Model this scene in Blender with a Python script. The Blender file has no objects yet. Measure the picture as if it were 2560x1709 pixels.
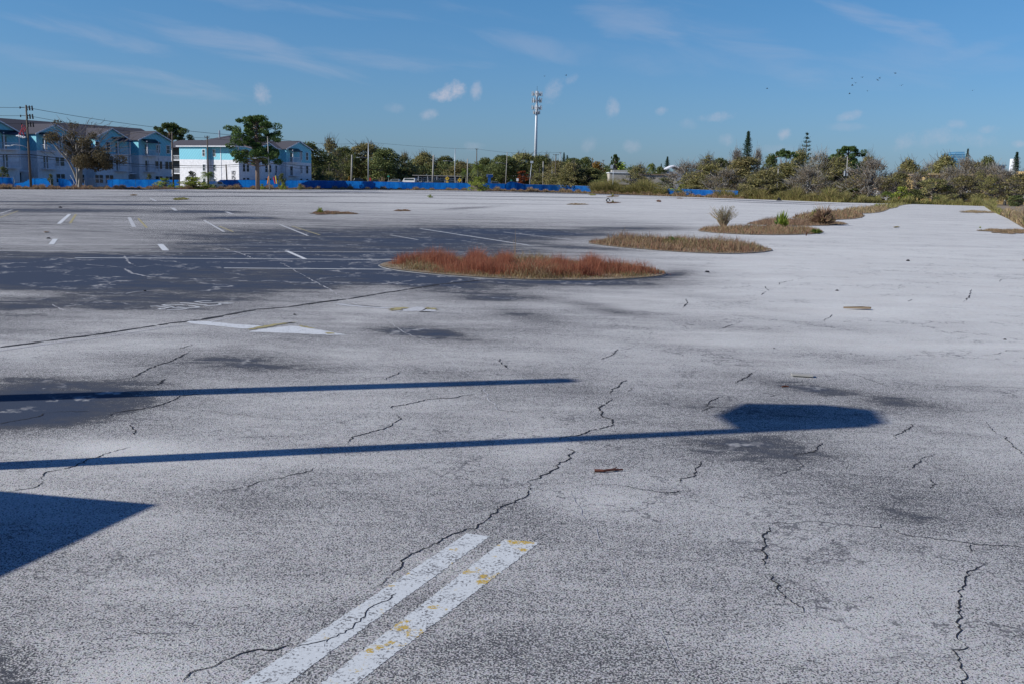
import bpy, math, random
import numpy as np
from mathutils import Vector, Matrix
random.seed(7); RNG = np.random.default_rng(11)
C = bpy.data.collections.new('scene'); bpy.context.scene.collection.children.link(C)
S = bpy.context.scene
# ---------------------------------------------------------------- camera, sky, sun, exposure
F = 2489.0; PIT = math.radians(8.93); ROL = math.radians(1.25); CH = 2.0
sp, cp, sr, cr = math.sin(PIT), math.cos(PIT), math.sin(ROL), math.cos(ROL)
Rv = Vector((cr, sr*sp, sr*cp)); Uv = Vector((-sr, cr*sp, cr*cp)); Wv = Vector((0, cp, -sp))
cam = bpy.data.cameras.new('camera'); cam.sensor_width = 36; cam.lens = 36*F/2560; cam.clip_end = 20000
co = bpy.data.objects.new('camera', cam); C.objects.link(co)
m = Matrix.Identity(4)
for i in range(3): m[i][0] = Rv[i]; m[i][1] = Uv[i]; m[i][2] = -Wv[i]
m[2][3] = CH
co.matrix_world = m; S.camera = co
SUN_EL = 31.0
A = Vector((.965, .263, 0)).normalized()      # the way shadows fall
LAT = Vector((-A.y, A.x, 0)); TE = math.tan(math.radians(SUN_EL))
sl = bpy.data.lights.new('sun', 'SUN'); sl.energy = 5.0; sl.angle = math.radians(.53); sl.color = (1, .955, .885)
so = bpy.data.objects.new('sun', sl); C.objects.link(so)
so.rotation_euler = (A*math.cos(math.radians(SUN_EL)) + Vector((0, 0, -math.sin(math.radians(SUN_EL))))).to_track_quat('-Z', 'Y').to_euler()
S.view_settings.view_transform = 'Standard'; S.view_settings.look = 'None'
S.view_settings.exposure = 0.0; S.view_settings.gamma = 1.0
S.render.resolution_x = 1024; S.render.resolution_y = 683

def ray(x, y):
    return (Rv*((x-1280)/F) + Uv*(-(y-854.5)/F) + Wv)
def G(x, y, z=0.0):                            # point of the ground that the photo shows at x, y
    d = ray(x, y); t = (z-CH)/d.z
    return (d.x*t, d.y*t)
def PX(x, D, z):                               # X of a point D metres out, z high, in the photo's column x
    k = (x-1280)/F
    return (k*(D*cp-(z-CH)*sp) - D*sr*sp - (z-CH)*sr*cp)/cr
def ZAT(x, y, D):
    d = ray(x, y); t = D/d.y
    return d.x*t, CH+d.z*t
def gz(D): 
    t = min(1, max(0, (D-336)/22)); return 1.5*t*t*(3-2*t)

# ---------------------------------------------------------------- node helpers
class NT:
    def __init__(s, tree): s.t = tree; s.n = tree.nodes; s.l = tree.links
    def node(s, typ, ins=None, **kw):
        n = s.n.new(typ)
        for k, v in kw.items(): setattr(n, k, v)
        if ins:
            for k, v in ins.items():
                sk = n.inputs[k]
                if isinstance(v, bpy.types.NodeSocket): s.l.new(v, sk)
                else: sk.default_value = v
        return n
    def m(s, op, a, b=0.0, c=0.0, clamp=False):
        n = s.node('ShaderNodeMath', {0: a, 1: b, 2: c}, operation=op, use_clamp=clamp); return n.outputs[0]
    def mix(s, f, a, b, blend='MIX'):
        n = s.node('ShaderNodeMix', {0: f, 6: a, 7: b}, data_type='RGBA', blend_type=blend); return n.outputs[2]
    def noise(s, vec, scale, detail=2, rough=.5, dist=0):
        return s.node('ShaderNodeTexNoise', {'Vector': vec, 'Scale': scale, 'Detail': detail, 'Roughness': rough, 'Distortion': dist}).outputs[0]
    def rng(s, v, a, b, c=0.0, d=1.0, smooth=False):
        n = s.node('ShaderNodeMapRange', {0: v, 1: a, 2: b, 3: c, 4: d}, clamp=True)
        if smooth: n.interpolation_type = 'SMOOTHSTEP'
        return n.outputs[0]
    def ramp(s, f, stops, const=False):
        n = s.node('ShaderNodeValToRGB', {0: f}); r = n.color_ramp
        if const: r.interpolation = 'CONSTANT'
        while len(r.elements) < len(stops): r.elements.new(.5)
        for e, (p, c) in zip(r.elements, stops): e.position = p; e.color = (*c, 1)
        return n.outputs[0]
def c4(c): return (*c, 1)
def mat(name, base=(.5, .5, .5), rough=.8, metal=0.0, fn=None, bump=None, spec=.3, trans=False):
    mt = bpy.data.materials.new(name); mt.use_nodes = True; t = NT(mt.node_tree)
    b = mt.node_tree.nodes['Principled BSDF']
    b.inputs['Roughness'].default_value = rough; b.inputs['Metallic'].default_value = metal
    b.inputs['Specular IOR Level'].default_value = spec
    tc = t.node('ShaderNodeTexCoord'); vec = tc.outputs['Object']
    if fn:
        out = fn(t, vec, b)
        if out is not None: t.l.new(out, b.inputs['Base Color'])
    else:
        n = t.noise(vec, 1.7, 4, .6); f = t.rng(n, .3, .7)
        n2 = t.mix(f, c4([x*.84 for x in base]), c4([min(1, x*1.1) for x in base]))
        t.l.new(n2, b.inputs['Base Color'])
    return mt
def leafmat(name, cols, rough=.6, tr=.35):
    def fn(t, v, b):
        g = t.node('ShaderNodeNewGeometry'); oi = t.node('ShaderNodeObjectInfo')
        n = t.noise(v, .55, 2)
        f = t.m('ADD', t.m('MULTIPLY', g.outputs['Random Per Island'], .62), t.m('MULTIPLY', t.rng(n, .3, .7), .38))
        c = t.ramp(f, [(i/(len(cols)-1), cc) for i, cc in enumerate(cols)])
        hs = t.node('ShaderNodeHueSaturation', {'Hue': t.m('ADD', .485, t.m('MULTIPLY', oi.outputs['Random'], .03)), 'Saturation': .95, 'Value': t.m('ADD', .85, t.m('MULTIPLY', oi.outputs['Random'], .3)), 'Color': c})
        cc = hs.outputs[0]
        t.l.new(cc, b.inputs['Base Color'])
        d = t.node('ShaderNodeBsdfTranslucent', {'Color': cc})
        mx = t.node('ShaderNodeMixShader', {0: tr, 1: b.outputs[0], 2: d.outputs[0]})
        o = [x for x in t.n if x.type == 'OUTPUT_MATERIAL'][0]; t.l.new(mx.outputs[0], o.inputs[0])
        return None
    return mat(name, fn=fn, rough=rough, spec=.2)

# ---------------------------------------------------------------- world
W = bpy.data.worlds.new('World'); S.world = W; W.use_nodes = True
t = NT(W.node_tree); bg = W.node_tree.nodes['Background']
sky = t.node('ShaderNodeTexSky', sky_type='NISHITA'); sky.sun_disc = False
sky.sun_elevation = math.radians(SUN_EL); sky.sun_rotation = math.atan2(-A.x, -A.y) % (2*math.pi)
sky.air_density = 1.0; sky.dust_density = .6; sky.ozone_density = 2.5; sky.altitude = 0
tc = t.node('ShaderNodeTexCoord'); gv = tc.outputs['Generated']
sx = t.node('ShaderNodeSeparateXYZ', {0: gv})
az = t.m('ARCTAN2', sx.outputs[0], sx.outputs[1]); el = t.m('ARCSINE', sx.outputs[2])
nz = t.m('ADD', t.m('MULTIPLY', t.noise(gv, 58, 7, .72), .62), t.m('MULTIPLY', t.noise(gv, 24, 3, .5), .38)); nzl = t.noise(gv, 9, 4, .6)
cv = t.node('ShaderNodeCombineXYZ', {0: t.m('MULTIPLY', az, 7), 1: t.m('MULTIPLY', t.m('ADD', el, t.m('MULTIPLY', az, .14)), 34), 2: 0.0})
streak = t.noise(cv.outputs[0], 1.0, 5, .62, .6)
def blob(x, y, rx, ry, rot, amp, nn, k):
    d = ray(x, y).normalized(); a0, e0 = math.atan2(d.x, d.y), math.asin(d.z)
    rot = math.radians(-rot); ca, sa = math.cos(rot), math.sin(rot)
    da = t.m('SUBTRACT', az, a0); de = t.m('SUBTRACT', el, e0)
    u = t.m('ADD', t.m('MULTIPLY', da, ca*F/rx), t.m('MULTIPLY', de, sa*F/rx))
    v = t.m('ADD', t.m('MULTIPLY', da, -sa*F/ry), t.m('MULTIPLY', de, ca*F/ry))
    q = t.m('ADD', t.m('MULTIPLY', u, u), t.m('MULTIPLY', v, v))
    g = t.m('SUBTRACT', 1.0, q)
    return t.m('MULTIPLY', t.rng(t.m('ADD', g, t.m('MULTIPLY', t.m('SUBTRACT', nn, .5), k)), 0.0, 1.7, smooth=True), amp*1.25)
cl = None
def addc(v):
    global cl
    cl = v if cl is None else t.m('MAXIMUM', cl, v)
for a in [(1116, 238, 44, 18, -6, .85), (1136, 222, 30, 23, 0, .9), (1190, 228, 15, 24, 0, .42), (1075, 285, 26, 14, -15, .4), (658, 240, 22, 26, -40, .5), (1380, 225, 24, 38, 35, .34), (1430, 200, 20, 12, -30, .25),
          (1530, 274, 18, 24, 0, .38), (1655, 279, 20, 12, -20, .38), (1800, 293, 52, 12, -8, .38), (2133, 288, 36, 12, -10, .36), (1960, 337, 16, 14, 0, .42), (1815, 348, 20, 16, 0, .26),
          (2395, 313, 22, 14, 0, .3), (2470, 325, 26, 11, 0, .3), (2340, 345, 60, 22, -12, .26), (2440, 348, 60, 16, 6, .24), (2262, 356, 34, 22, -30, .26), (2550, 360, 22, 9, 0, .4), (1470, 360, 26, 20, -30, .2), (1580, 366, 24, 16, 0, .2), (1180, 366, 30, 12, 0, .2), (1720, 312, 24, 14, 0, .16), (1960, 375, 70, 14, 0, .16), (2120, 318, 50, 10, 0, .14), (985, 270, 25, 12, 0, .14)]:
    addc(blob(a[0], a[1], a[2]*1.15, a[3]*1.15, *a[4:], nz, 4.6))
for a in [(240, 88, 200, 24, 12, .34), (560, 110, 330, 34, 13, .42), (960, 150, 260, 22, 5, .28), (300, 195, 260, 26, 9, .34), (430, 213, 60, 22, 14, .3), (760, 20, 330, 20, 6, .25), (1330, 115, 160, 34, 18, .3), (1590, 55, 150, 60, 20, .32), (1880, 115, 230, 55, 24, .26), (2230, 62, 190, 24, 22, .36), (2340, 85, 70, 20, 30, .3), (2440, 125, 120, 22, -12, .25), (1250, 35, 160, 20, 10, .2), (1700, 150, 500, 40, 5, .16), (2300, 160, 240, 60, 0, .16), (60, 130, 120, 18, 5, .14)]:
    addc(blob(a[0], a[1], a[2]*1.1, a[3]*1.1, a[4]-3, a[5]*.5, streak, 4.2))
wisp = t.m('MULTIPLY', t.rng(streak, .46, .78), t.m('MULTIPLY', t.rng(el, .12, .34), .10))
cl = t.m('ADD', cl, wisp, clamp=True)
# clear-sky colour: Nishita, tinted blue; stops above the view darkened to deepen the shadows
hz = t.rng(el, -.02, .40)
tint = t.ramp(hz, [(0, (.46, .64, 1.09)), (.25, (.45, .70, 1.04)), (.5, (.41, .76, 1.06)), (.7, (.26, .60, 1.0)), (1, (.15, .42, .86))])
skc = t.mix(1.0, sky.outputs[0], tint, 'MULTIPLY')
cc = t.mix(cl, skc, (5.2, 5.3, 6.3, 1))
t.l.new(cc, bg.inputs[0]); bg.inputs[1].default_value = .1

# ---------------------------------------------------------------- object helpers
def tag(o, label=None, cat=None, group=None, kind=None):
    if label: o['label'] = label
    if cat: o['category'] = cat
    if group: o['group'] = group
    if kind: o['kind'] = kind
    return o
def empty(name, loc=(0, 0, 0), rz=0.0, label=None, cat=None, group=None):
    o = bpy.data.objects.new(name, None); C.objects.link(o); o.location = loc; o.rotation_euler = (0, 0, rz)
    return tag(o, label, cat, group)
def copy_tree(o, parent=None):
    c = o.copy(); C.objects.link(c); c.parent = parent
    for ch in o.children: copy_tree(ch, c)
    return c
def link(name, me, m, parent=None, smooth=False):
    me.materials.clear(); me.materials.append(m)
    if smooth: me.polygons.foreach_set('use_smooth', [True]*len(me.polygons))
    o = bpy.data.objects.new(name, me); C.objects.link(o)
    if parent: o.parent = parent
    return o
def npmesh(name, v, f):
    v = np.asarray(v, np.float32).reshape(-1, 3); f = np.asarray(f, np.int32); n, k = f.shape
    me = bpy.data.meshes.new(name); me.vertices.add(len(v)); me.vertices.foreach_set('co', v.ravel())
    me.loops.add(n*k); me.loops.foreach_set('vertex_index', f.ravel())
    me.polygons.add(n); me.polygons.foreach_set('loop_start', np.arange(0, n*k, k, dtype=np.int32))
    me.update(calc_edges=True); me.validate(); return me
class MB:
    def __init__(s): s.v = []; s.f = []
    def add(s, v, f):
        b = len(s.v); s.v += [tuple(x) for x in v]; s.f += [tuple(i+b for i in q) for q in f]; return s
    def box(s, x0, x1, y0, y1, z0, z1):
        return s.add([(x0, y0, z0), (x1, y0, z0), (x1, y1, z0), (x0, y1, z0), (x0, y0, z1), (x1, y0, z1), (x1, y1, z1), (x0, y1, z1)],
                     [(0, 3, 2, 1), (4, 5, 6, 7), (0, 1, 5, 4), (1, 2, 6, 5), (2, 3, 7, 6), (3, 0, 4, 7)])
    def tube(s, pts, rads, n=6, cap=True):
        pts = [Vector(p) for p in pts]
        if not hasattr(rads, '__len__'): rads = [rads]*len(pts)
        vs = []; fs = []
        for i, p in enumerate(pts):
            d = (pts[min(i+1, len(pts)-1)]-pts[max(i-1, 0)]).normalized()
            a = d.cross(Vector((0, 0, 1)) if abs(d.z) < .9 else Vector((1, 0, 0))).normalized(); b = d.cross(a)
            for k in range(n):
                w = 2*math.pi*k/n; vs.append(p+a*(math.cos(w)*rads[i])+b*(math.sin(w)*rads[i]))
        for i in range(len(pts)-1):
            for k in range(n):
                fs.append((i*n+k, i*n+(k+1) % n, (i+1)*n+(k+1) % n, (i+1)*n+k))
        if cap: fs.append(tuple(range(n))[::-1]); fs.append(tuple((len(pts)-1)*n+k for k in range(n)))
        return s.add(vs, fs)
    def prism(s, poly, off):                   # poly: 3-D points, extruded by off
        n = len(poly); p = [Vector(q) for q in poly]; o = Vector(off)
        return s.add(p+[q+o for q in p], [tuple(range(n)), tuple(range(n, 2*n))[::-1]]+[(i, i+n, (i+1) % n+n, (i+1) % n) for i in range(n)])
    def build(s, name, m, parent=None, smooth=False, bevel=0):
        me = bpy.data.meshes.new(name); me.from_pydata(s.v, [], s.f); me.update()
        import bmesh as bm_
        b = bm_.new(); b.from_mesh(me); bm_.ops.recalc_face_normals(b, faces=b.faces)
        if bevel: bm_.ops.bevel(b, geom=b.edges, offset=bevel, segments=1, affect='EDGES')
        b.to_mesh(me); b.free()
        return link(name, me, m, parent, smooth)

# ---------------------------------------------------------------- materials
def m_batten(col):
    def fn(t, v, b):
        w = t.node('ShaderNodeTexWave', {'Vector': v, 'Scale': .8, 'Distortion': 0.0}, bands_direction='DIAGONAL')
        n = t.noise(v, .9, 4)
        c = t.mix(t.rng(w.outputs[1], .86, .96), c4(col), c4([x*.8 for x in col]))
        return t.mix(t.rng(n, .3, .8, 0, .25), c, c4([x*.75 for x in col]))
    return fn
M = dict(
 blue=mat('sky_blue_siding', fn=m_batten((.22, .58, .70)), rough=.7),
 white=mat('white_siding', (.74, .75, .78), .7),
 trim=mat('white_trim', (.72, .74, .78), .6),
 roof=mat('grey_shingle', fn=lambda t, v, b: t.mix(t.noise(v, 6, 4, .7), (.045, .045, .055, 1), (.095, .09, .105, 1)), rough=.9),
 dark=mat('shade_and_dark_paint', (.02, .024, .03), .5),  # near-black stands in for shade in recesses and stairwell; also dark paint
 awn=mat('dark_metal_awning', (.022, .03, .055), .35, .3),
 glass=mat('window_glass', (.03, .05, .06), .12, spec=.6),
 grey=mat('grey_panel', (.34, .36, .40), .7),
 beige=mat('beige_stucco', (.44, .41, .35), .9),
 yellow=mat('yellow_stucco', (.62, .45, .2), .9),
 tan=mat('tan_roof', (.3, .22, .15), .9),
 conc=mat('pole_concrete', (.34, .33, .30), .9),
 wood=mat('weathered_wood', (.13, .11, .09), .9),
 metal=mat('galvanised_metal', (.42, .45, .48), .45, .4),
 tower=mat('tower_paint', (.52, .56, .60), .5, .2),
 blackm=mat('black_plastic', (.02, .02, .022), .6),
 wire=mat('wire_black', (.03, .03, .035), .6),
 carw=mat('car_paint_white', (.7, .7, .7), .25, spec=.6), card=mat('car_paint_dark', (.03, .035, .045), .2, spec=.7), carr=mat('car_paint_grey', (.22, .23, .25), .25, spec=.7),
 tyre=mat('tyre_rubber', (.02, .02, .02), .9),
 red=mat('red_paint', (.5, .04, .05), .6), orange=mat('orange_paint', (.7, .22, .03), .5), yel=mat('yellow_paint', (.75, .5, .05), .5), green=mat('green_paint', (.03, .3, .2), .5),
 signblue=mat('blue_sign_paint', (.03, .16, .48), .4),
 bark=mat('grey_bark', fn=lambda t, v, b: t.mix(t.noise(v, 5, 4, .7), (.06, .05, .045, 1), (.2, .18, .16, 1)), rough=.95),
 pale=mat('pale_bark', fn=lambda t, v, b: t.mix(t.noise(v, 4, 4, .7), (.16, .15, .13, 1), (.42, .4, .37, 1)), rough=.95),
 pinebark=mat('pine_bark', fn=lambda t, v, b: t.mix(t.noise(v, 4, 4, .7), (.12, .08, .06, 1), (.3, .23, .19, 1)), rough=.95),
 crack=mat('crack_dark', (.022, .023, .028), 1), kerb=mat('kerb_concrete', (.26, .26, .26), .9),
 dirt=mat('brown_soil', fn=lambda t, v, b: t.mix(t.noise(v, .8, 6, .7), (.16, .12, .085, 1), (.34, .29, .22, 1)), rough=1),
 straw=mat('dry_stalk', (.34, .25, .16), .9), branch=mat('red_brown_twig', (.12, .045, .03), .8),
 oak=leafmat('oak_leaves', [(0.040, 0.056, 0.022), (0.098, 0.126, 0.044), (0.183, 0.198, 0.064), (0.317, 0.296, 0.097)]),
 olive=leafmat('olive_leaves', [(0.106, 0.122, 0.044), (0.210, 0.209, 0.075), (0.350, 0.314, 0.119), (0.527, 0.438, 0.176)]),
 dry=leafmat('dry_twig_leaves', [(0.092, 0.077, 0.053), (0.188, 0.150, 0.092), (0.299, 0.242, 0.150), (0.374, 0.280, 0.206)]),
 pine=leafmat('pine_needles', [(0.024, 0.044, 0.016), (0.061, 0.109, 0.030), (0.120, 0.188, 0.044), (0.199, 0.245, 0.066)]),
 nor=leafmat('norfolk_needles', [(0.008, 0.025, 0.017), (0.017, 0.049, 0.025), (0.042, 0.084, 0.042), (0.070, 0.112, 0.056)]),
 lime=leafmat('bright_leaves', [(0.103, 0.144, 0.018), (0.228, 0.288, 0.036), (0.373, 0.432, 0.054), (0.538, 0.504, 0.090)]),
 redleaf=leafmat('rust_leaves', [(.2, .04, .015), (.34, .07, .02), (.42, .11, .03), (.3, .12, .05)]),
 goldleaf=leafmat('gold_leaves', [(.2, .09, .01), (.34, .17, .02), (.3, .22, .04), (.14, .15, .02)]),
 palm=leafmat('palm_fronds', [(0.039, 0.078, 0.016), (0.091, 0.156, 0.026), (0.182, 0.234, 0.039), (0.325, 0.299, 0.078)]),
 redgrass=leafmat('red_brown_grass', [(.09, .05, .03), (.20, .09, .055), (.34, .25, .15), (.24, .08, .055), (.15, .13, .05), (.28, .11, .08), (.40, .32, .20)], .9, .3),
 tangrass=leafmat('tan_grass', [(0.130, 0.078, 0.046), (0.286, 0.182, 0.104), (0.442, 0.312, 0.182), (0.260, 0.156, 0.104), (0.195, 0.182, 0.065), (0.520, 0.390, 0.260)], .9, .3),
 leftleaf=leafmat('brown_olive_leaves', [(.06, .045, .028), (.11, .082, .042), (.15, .115, .06), (.2, .145, .09)]),
 wisp=leafmat('wispy_leaves', [(.16, .18, .08), (.24, .26, .12), (.34, .34, .2), (.4, .38, .26)]),
 islegrass=leafmat('island_grass', [(0.133, 0.085, 0.048), (0.266, 0.180, 0.095), (0.418, 0.314, 0.190), (0.209, 0.190, 0.067), (0.323, 0.152, 0.095), (0.171, 0.152, 0.057), (0.475, 0.380, 0.257)], .9, .35),
 mixgrass=leafmat('mixed_dry_grass', [(0.123, 0.074, 0.044), (0.272, 0.136, 0.086), (0.420, 0.309, 0.185), (0.210, 0.173, 0.074), (0.321, 0.136, 0.099), (0.148, 0.161, 0.055), (0.469, 0.370, 0.235)], .9, .3),
 olivegrass=leafmat('olive_weeds', [(0.117, 0.100, 0.033), (0.234, 0.217, 0.067), (0.367, 0.300, 0.117), (0.200, 0.234, 0.050), (0.300, 0.200, 0.117)], .9, .3),
)
def tarp_fn(t, v, b):
    n = t.noise(v, .35, 4, .6); n2 = t.noise(v, 2.5, 3)
    c = t.mix(t.rng(t.m('ADD', t.m('MULTIPLY', n, .7), t.m('MULTIPLY', n2, .3)), .38, .62), (.006, .10, .40, 1), (.012, .19, .58, 1))
    d = t.node('ShaderNodeBsdfTranslucent', {'Color': c}); t.l.new(c, b.inputs['Base Color'])
    mx = t.node('ShaderNodeMixShader', {0: .5, 1: b.outputs[0], 2: d.outputs[0]})
    t.l.new(mx.outputs[0], [x for x in t.n if x.type == 'OUTPUT_MATERIAL'][0].inputs[0]); return None
M['tarp'] = mat('blue_windscreen', fn=tarp_fn, rough=.7, spec=.2)

# ---------------------------------------------------------------- parking lot surface
rowsY = [475, 520, 560, 585, 610, 645, 680, 712, 735, 770, 820, 880, 940, 1000, 1060, 1110, 1200, 1300, 1400, 1550, 1709]
colsX = [0, 320, 640, 960, 1280, 1600, 1920, 2240, 2560]
wear = np.array([
 [.42,.38,.30,.22,.14,.1,.1,.1,.1],[.62,.58,.50,.28,.14,.1,.06,.06,.1],[.58,.56,.6,.6,.55,.35,.05,.04,.06],[.5,.6,.8,.85,.85,.4,.05,.03,.04],
 [.5,.6,.85,.85,.8,.4,.06,.02,.02],[.85,.85,.85,.9,.7,.3,.04,.0,.0],[1.05,1.05,.85,.95,.7,.4,.05,.0,.0],[.8,.88,.95,.8,.75,.36,.05,.02,.0],
 [.5,.82,.74,.5,.58,.28,.10,.03,.02],[.85,.72,.52,.36,.46,.32,.18,.06,.03],[.66,.46,.46,.54,.54,.32,.26,.14,.08],[.3,.38,.56,.42,.3,.24,.24,.16,.10],
 [.45,.42,.42,.34,.35,.32,.34,.26,.16],[.85,.6,.3,.3,.45,.36,.45,.45,.2],[.85,.45,.26,.3,.36,.42,.52,.42,.22],[.34,.28,.3,.33,.34,.48,.58,.45,.34],
 [.34,.28,.36,.36,.36,.36,.42,.5,.42],[.3,.32,.42,.45,.5,.36,.3,.5,.42],[.42,.36,.42,.5,.46,.42,.42,.36,.36],[.4,.36,.4,.55,.5,.46,.36,.3,.3],[.6,.36,.46,.62,.62,.56,.36,.3,.3]])
wear[12:] = wear[12:]*.72+.18
blobs = [(1750,489,380,1.1,1.1,.8),(1850,496,330,.9,1.6,.85),(1900,503,300,.8,2.2,.85),(1500,486,260,1,1,.7),(1950,509,200,.8,2,.7),(1700,480.5,300,.7,1.2,.6),(1200,480,300,.8,.6,.6),(700,481,420,1,.2,.5),(200,505,300,1.2,0,.5),(1350,493,350,.9,.8,.6),(900,484,500,1.2,.3,.3),(1300,500,300,1.2,1,.3),(600,492,400,1.5,0,.35),(1100,509,400,1.6,.5,.3),(350,512,300,2,0,.35),(2100,900,300,10,6,.12),(1750,1010,300,18,6,.12),(1250,860,300,14,6,.12),
 (110,690,190,34,0,.35),(60,668,260,14,0,.3),(560,650,420,26,0,.12),(1090,712,170,18,6,.25),(820,745,190,10,3,-.1),(20,735,160,8,0,-.2),
 (1560,700,210,20,0,.35),(1680,686,60,10,-6,.3),(1320,790,110,16,8,.2),(1280,745,130,8,0,.3),(1060,830,130,16,5,.3),(640,905,190,22,4,.25),(1500,770,90,10,10,.2),
 (1150,950,130,20,8,.15),(1400,965,120,26,8,.12),(2010,965,160,14,8,.3),(2280,1010,120,18,8,.2),(1900,1120,200,40,5,.2),(2330,1290,190,55,8,.04),(1290,1270,90,34,20,.14),(120,1015,300,42,-4,.3),(420,905,200,26,4,.2),(60,960,160,24,0,.25),(330,960,140,30,-5,.15),
 (20,1680,95,70,20,.32),(870,840,36,50,10,-.05),(1700,870,260,14,8,.12),(2080,880,200,14,8,.12),(1350,1100,110,70,0,-.15),(1600,1250,250,60,0,-.12),(2250,1500,200,160,0,-.1),(1950,1330,160,60,0,-.1),
 (1300,580,280,8,2,.2),(1600,572,160,7,0,.4),(1720,668,90,6,0,.12),(1830,628,80,6,4,.4),(1500,622,130,5,3,.3),(1060,602,160,12,0,.12),(200,598,300,6,0,-.1),(500,530,120,4,0,.3),(180,527,200,5,0,.25),(600,545,80,2.5,0,.7),
 (1180,520,80,3,-3,.35),(1420,1240,200,40,0,-.1),(620,1290,200,60,0,.08),(300,1120,120,24,0,-.2),(2150,560,60,6,0,.05),(1700,800,300,12,8,.12),(1780,745,260,10,10,.1),(2100,820,250,8,8,.08)]
def wear_at(X, Y):
    X = np.asarray(X, float); Y = np.asarray(Y, float)
    ok = Y > 2.6; Yc = np.where(ok, Y, 2.6)
    z = -CH; dp = Yc*cp - z*sp*1.0
    dp = Yc*cp + z*(-sp); xr = X*Rv.x + Yc*Rv.y + z*Rv.z; yu = X*Uv.x + Yc*Uv.y + z*Uv.z
    px = 1280 + F*xr/dp; py = 854.5 - F*yu/dp
    fx = np.interp(px, colsX, range(len(colsX))); fy = np.interp(py, rowsY, range(len(rowsY)))
    i = np.minimum(fy.astype(int), len(rowsY)-2); j = np.minimum(fx.astype(int), len(colsX)-2); a = fy-i; b = fx-j
    w = (wear[i, j]*(1-a)*(1-b)+wear[i+1, j]*a*(1-b)+wear[i, j+1]*(1-a)*b+wear[i+1, j+1]*a*b)
    for cx, cy, rx, ry, rot, am in blobs:
        ca, sa = math.cos(math.radians(rot)), math.sin(math.radians(rot))
        u = ((px-cx)*ca+(py-cy)*sa)/rx; v = (-(px-cx)*sa+(py-cy)*ca)/ry
        w = w + am*np.exp(-(u*u+v*v)**1.5)
    return np.where(ok, w, .4)
def axis(lo, hi, k, a):
    n0, n1 = math.asinh(lo/a)/k, math.asinh(hi/a)/k
    return a*np.sinh(np.linspace(n0, n1, int(n1-n0)+1)*k)
xs = axis(-330, 330, .026, 3.0); ys = axis(-14, 352, .020, 3.0)
gx, gy = np.meshgrid(xs, ys); V = np.stack([gx.ravel(), gy.ravel(), np.zeros(gx.size)], 1)
nx, ny = len(xs), len(ys)
I = np.arange(nx*ny).reshape(ny, nx); FQ = np.stack([I[:-1, :-1].ravel(), I[:-1, 1:].ravel(), I[1:, 1:].ravel(), I[1:, :-1].ravel()], 1)
me = npmesh('parking_lot', V, FQ)
at = me.attributes.new('wear', 'FLOAT', 'POINT'); at.data.foreach_set('value', wear_at(V[:, 0], V[:, 1]).astype(np.float32))
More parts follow.
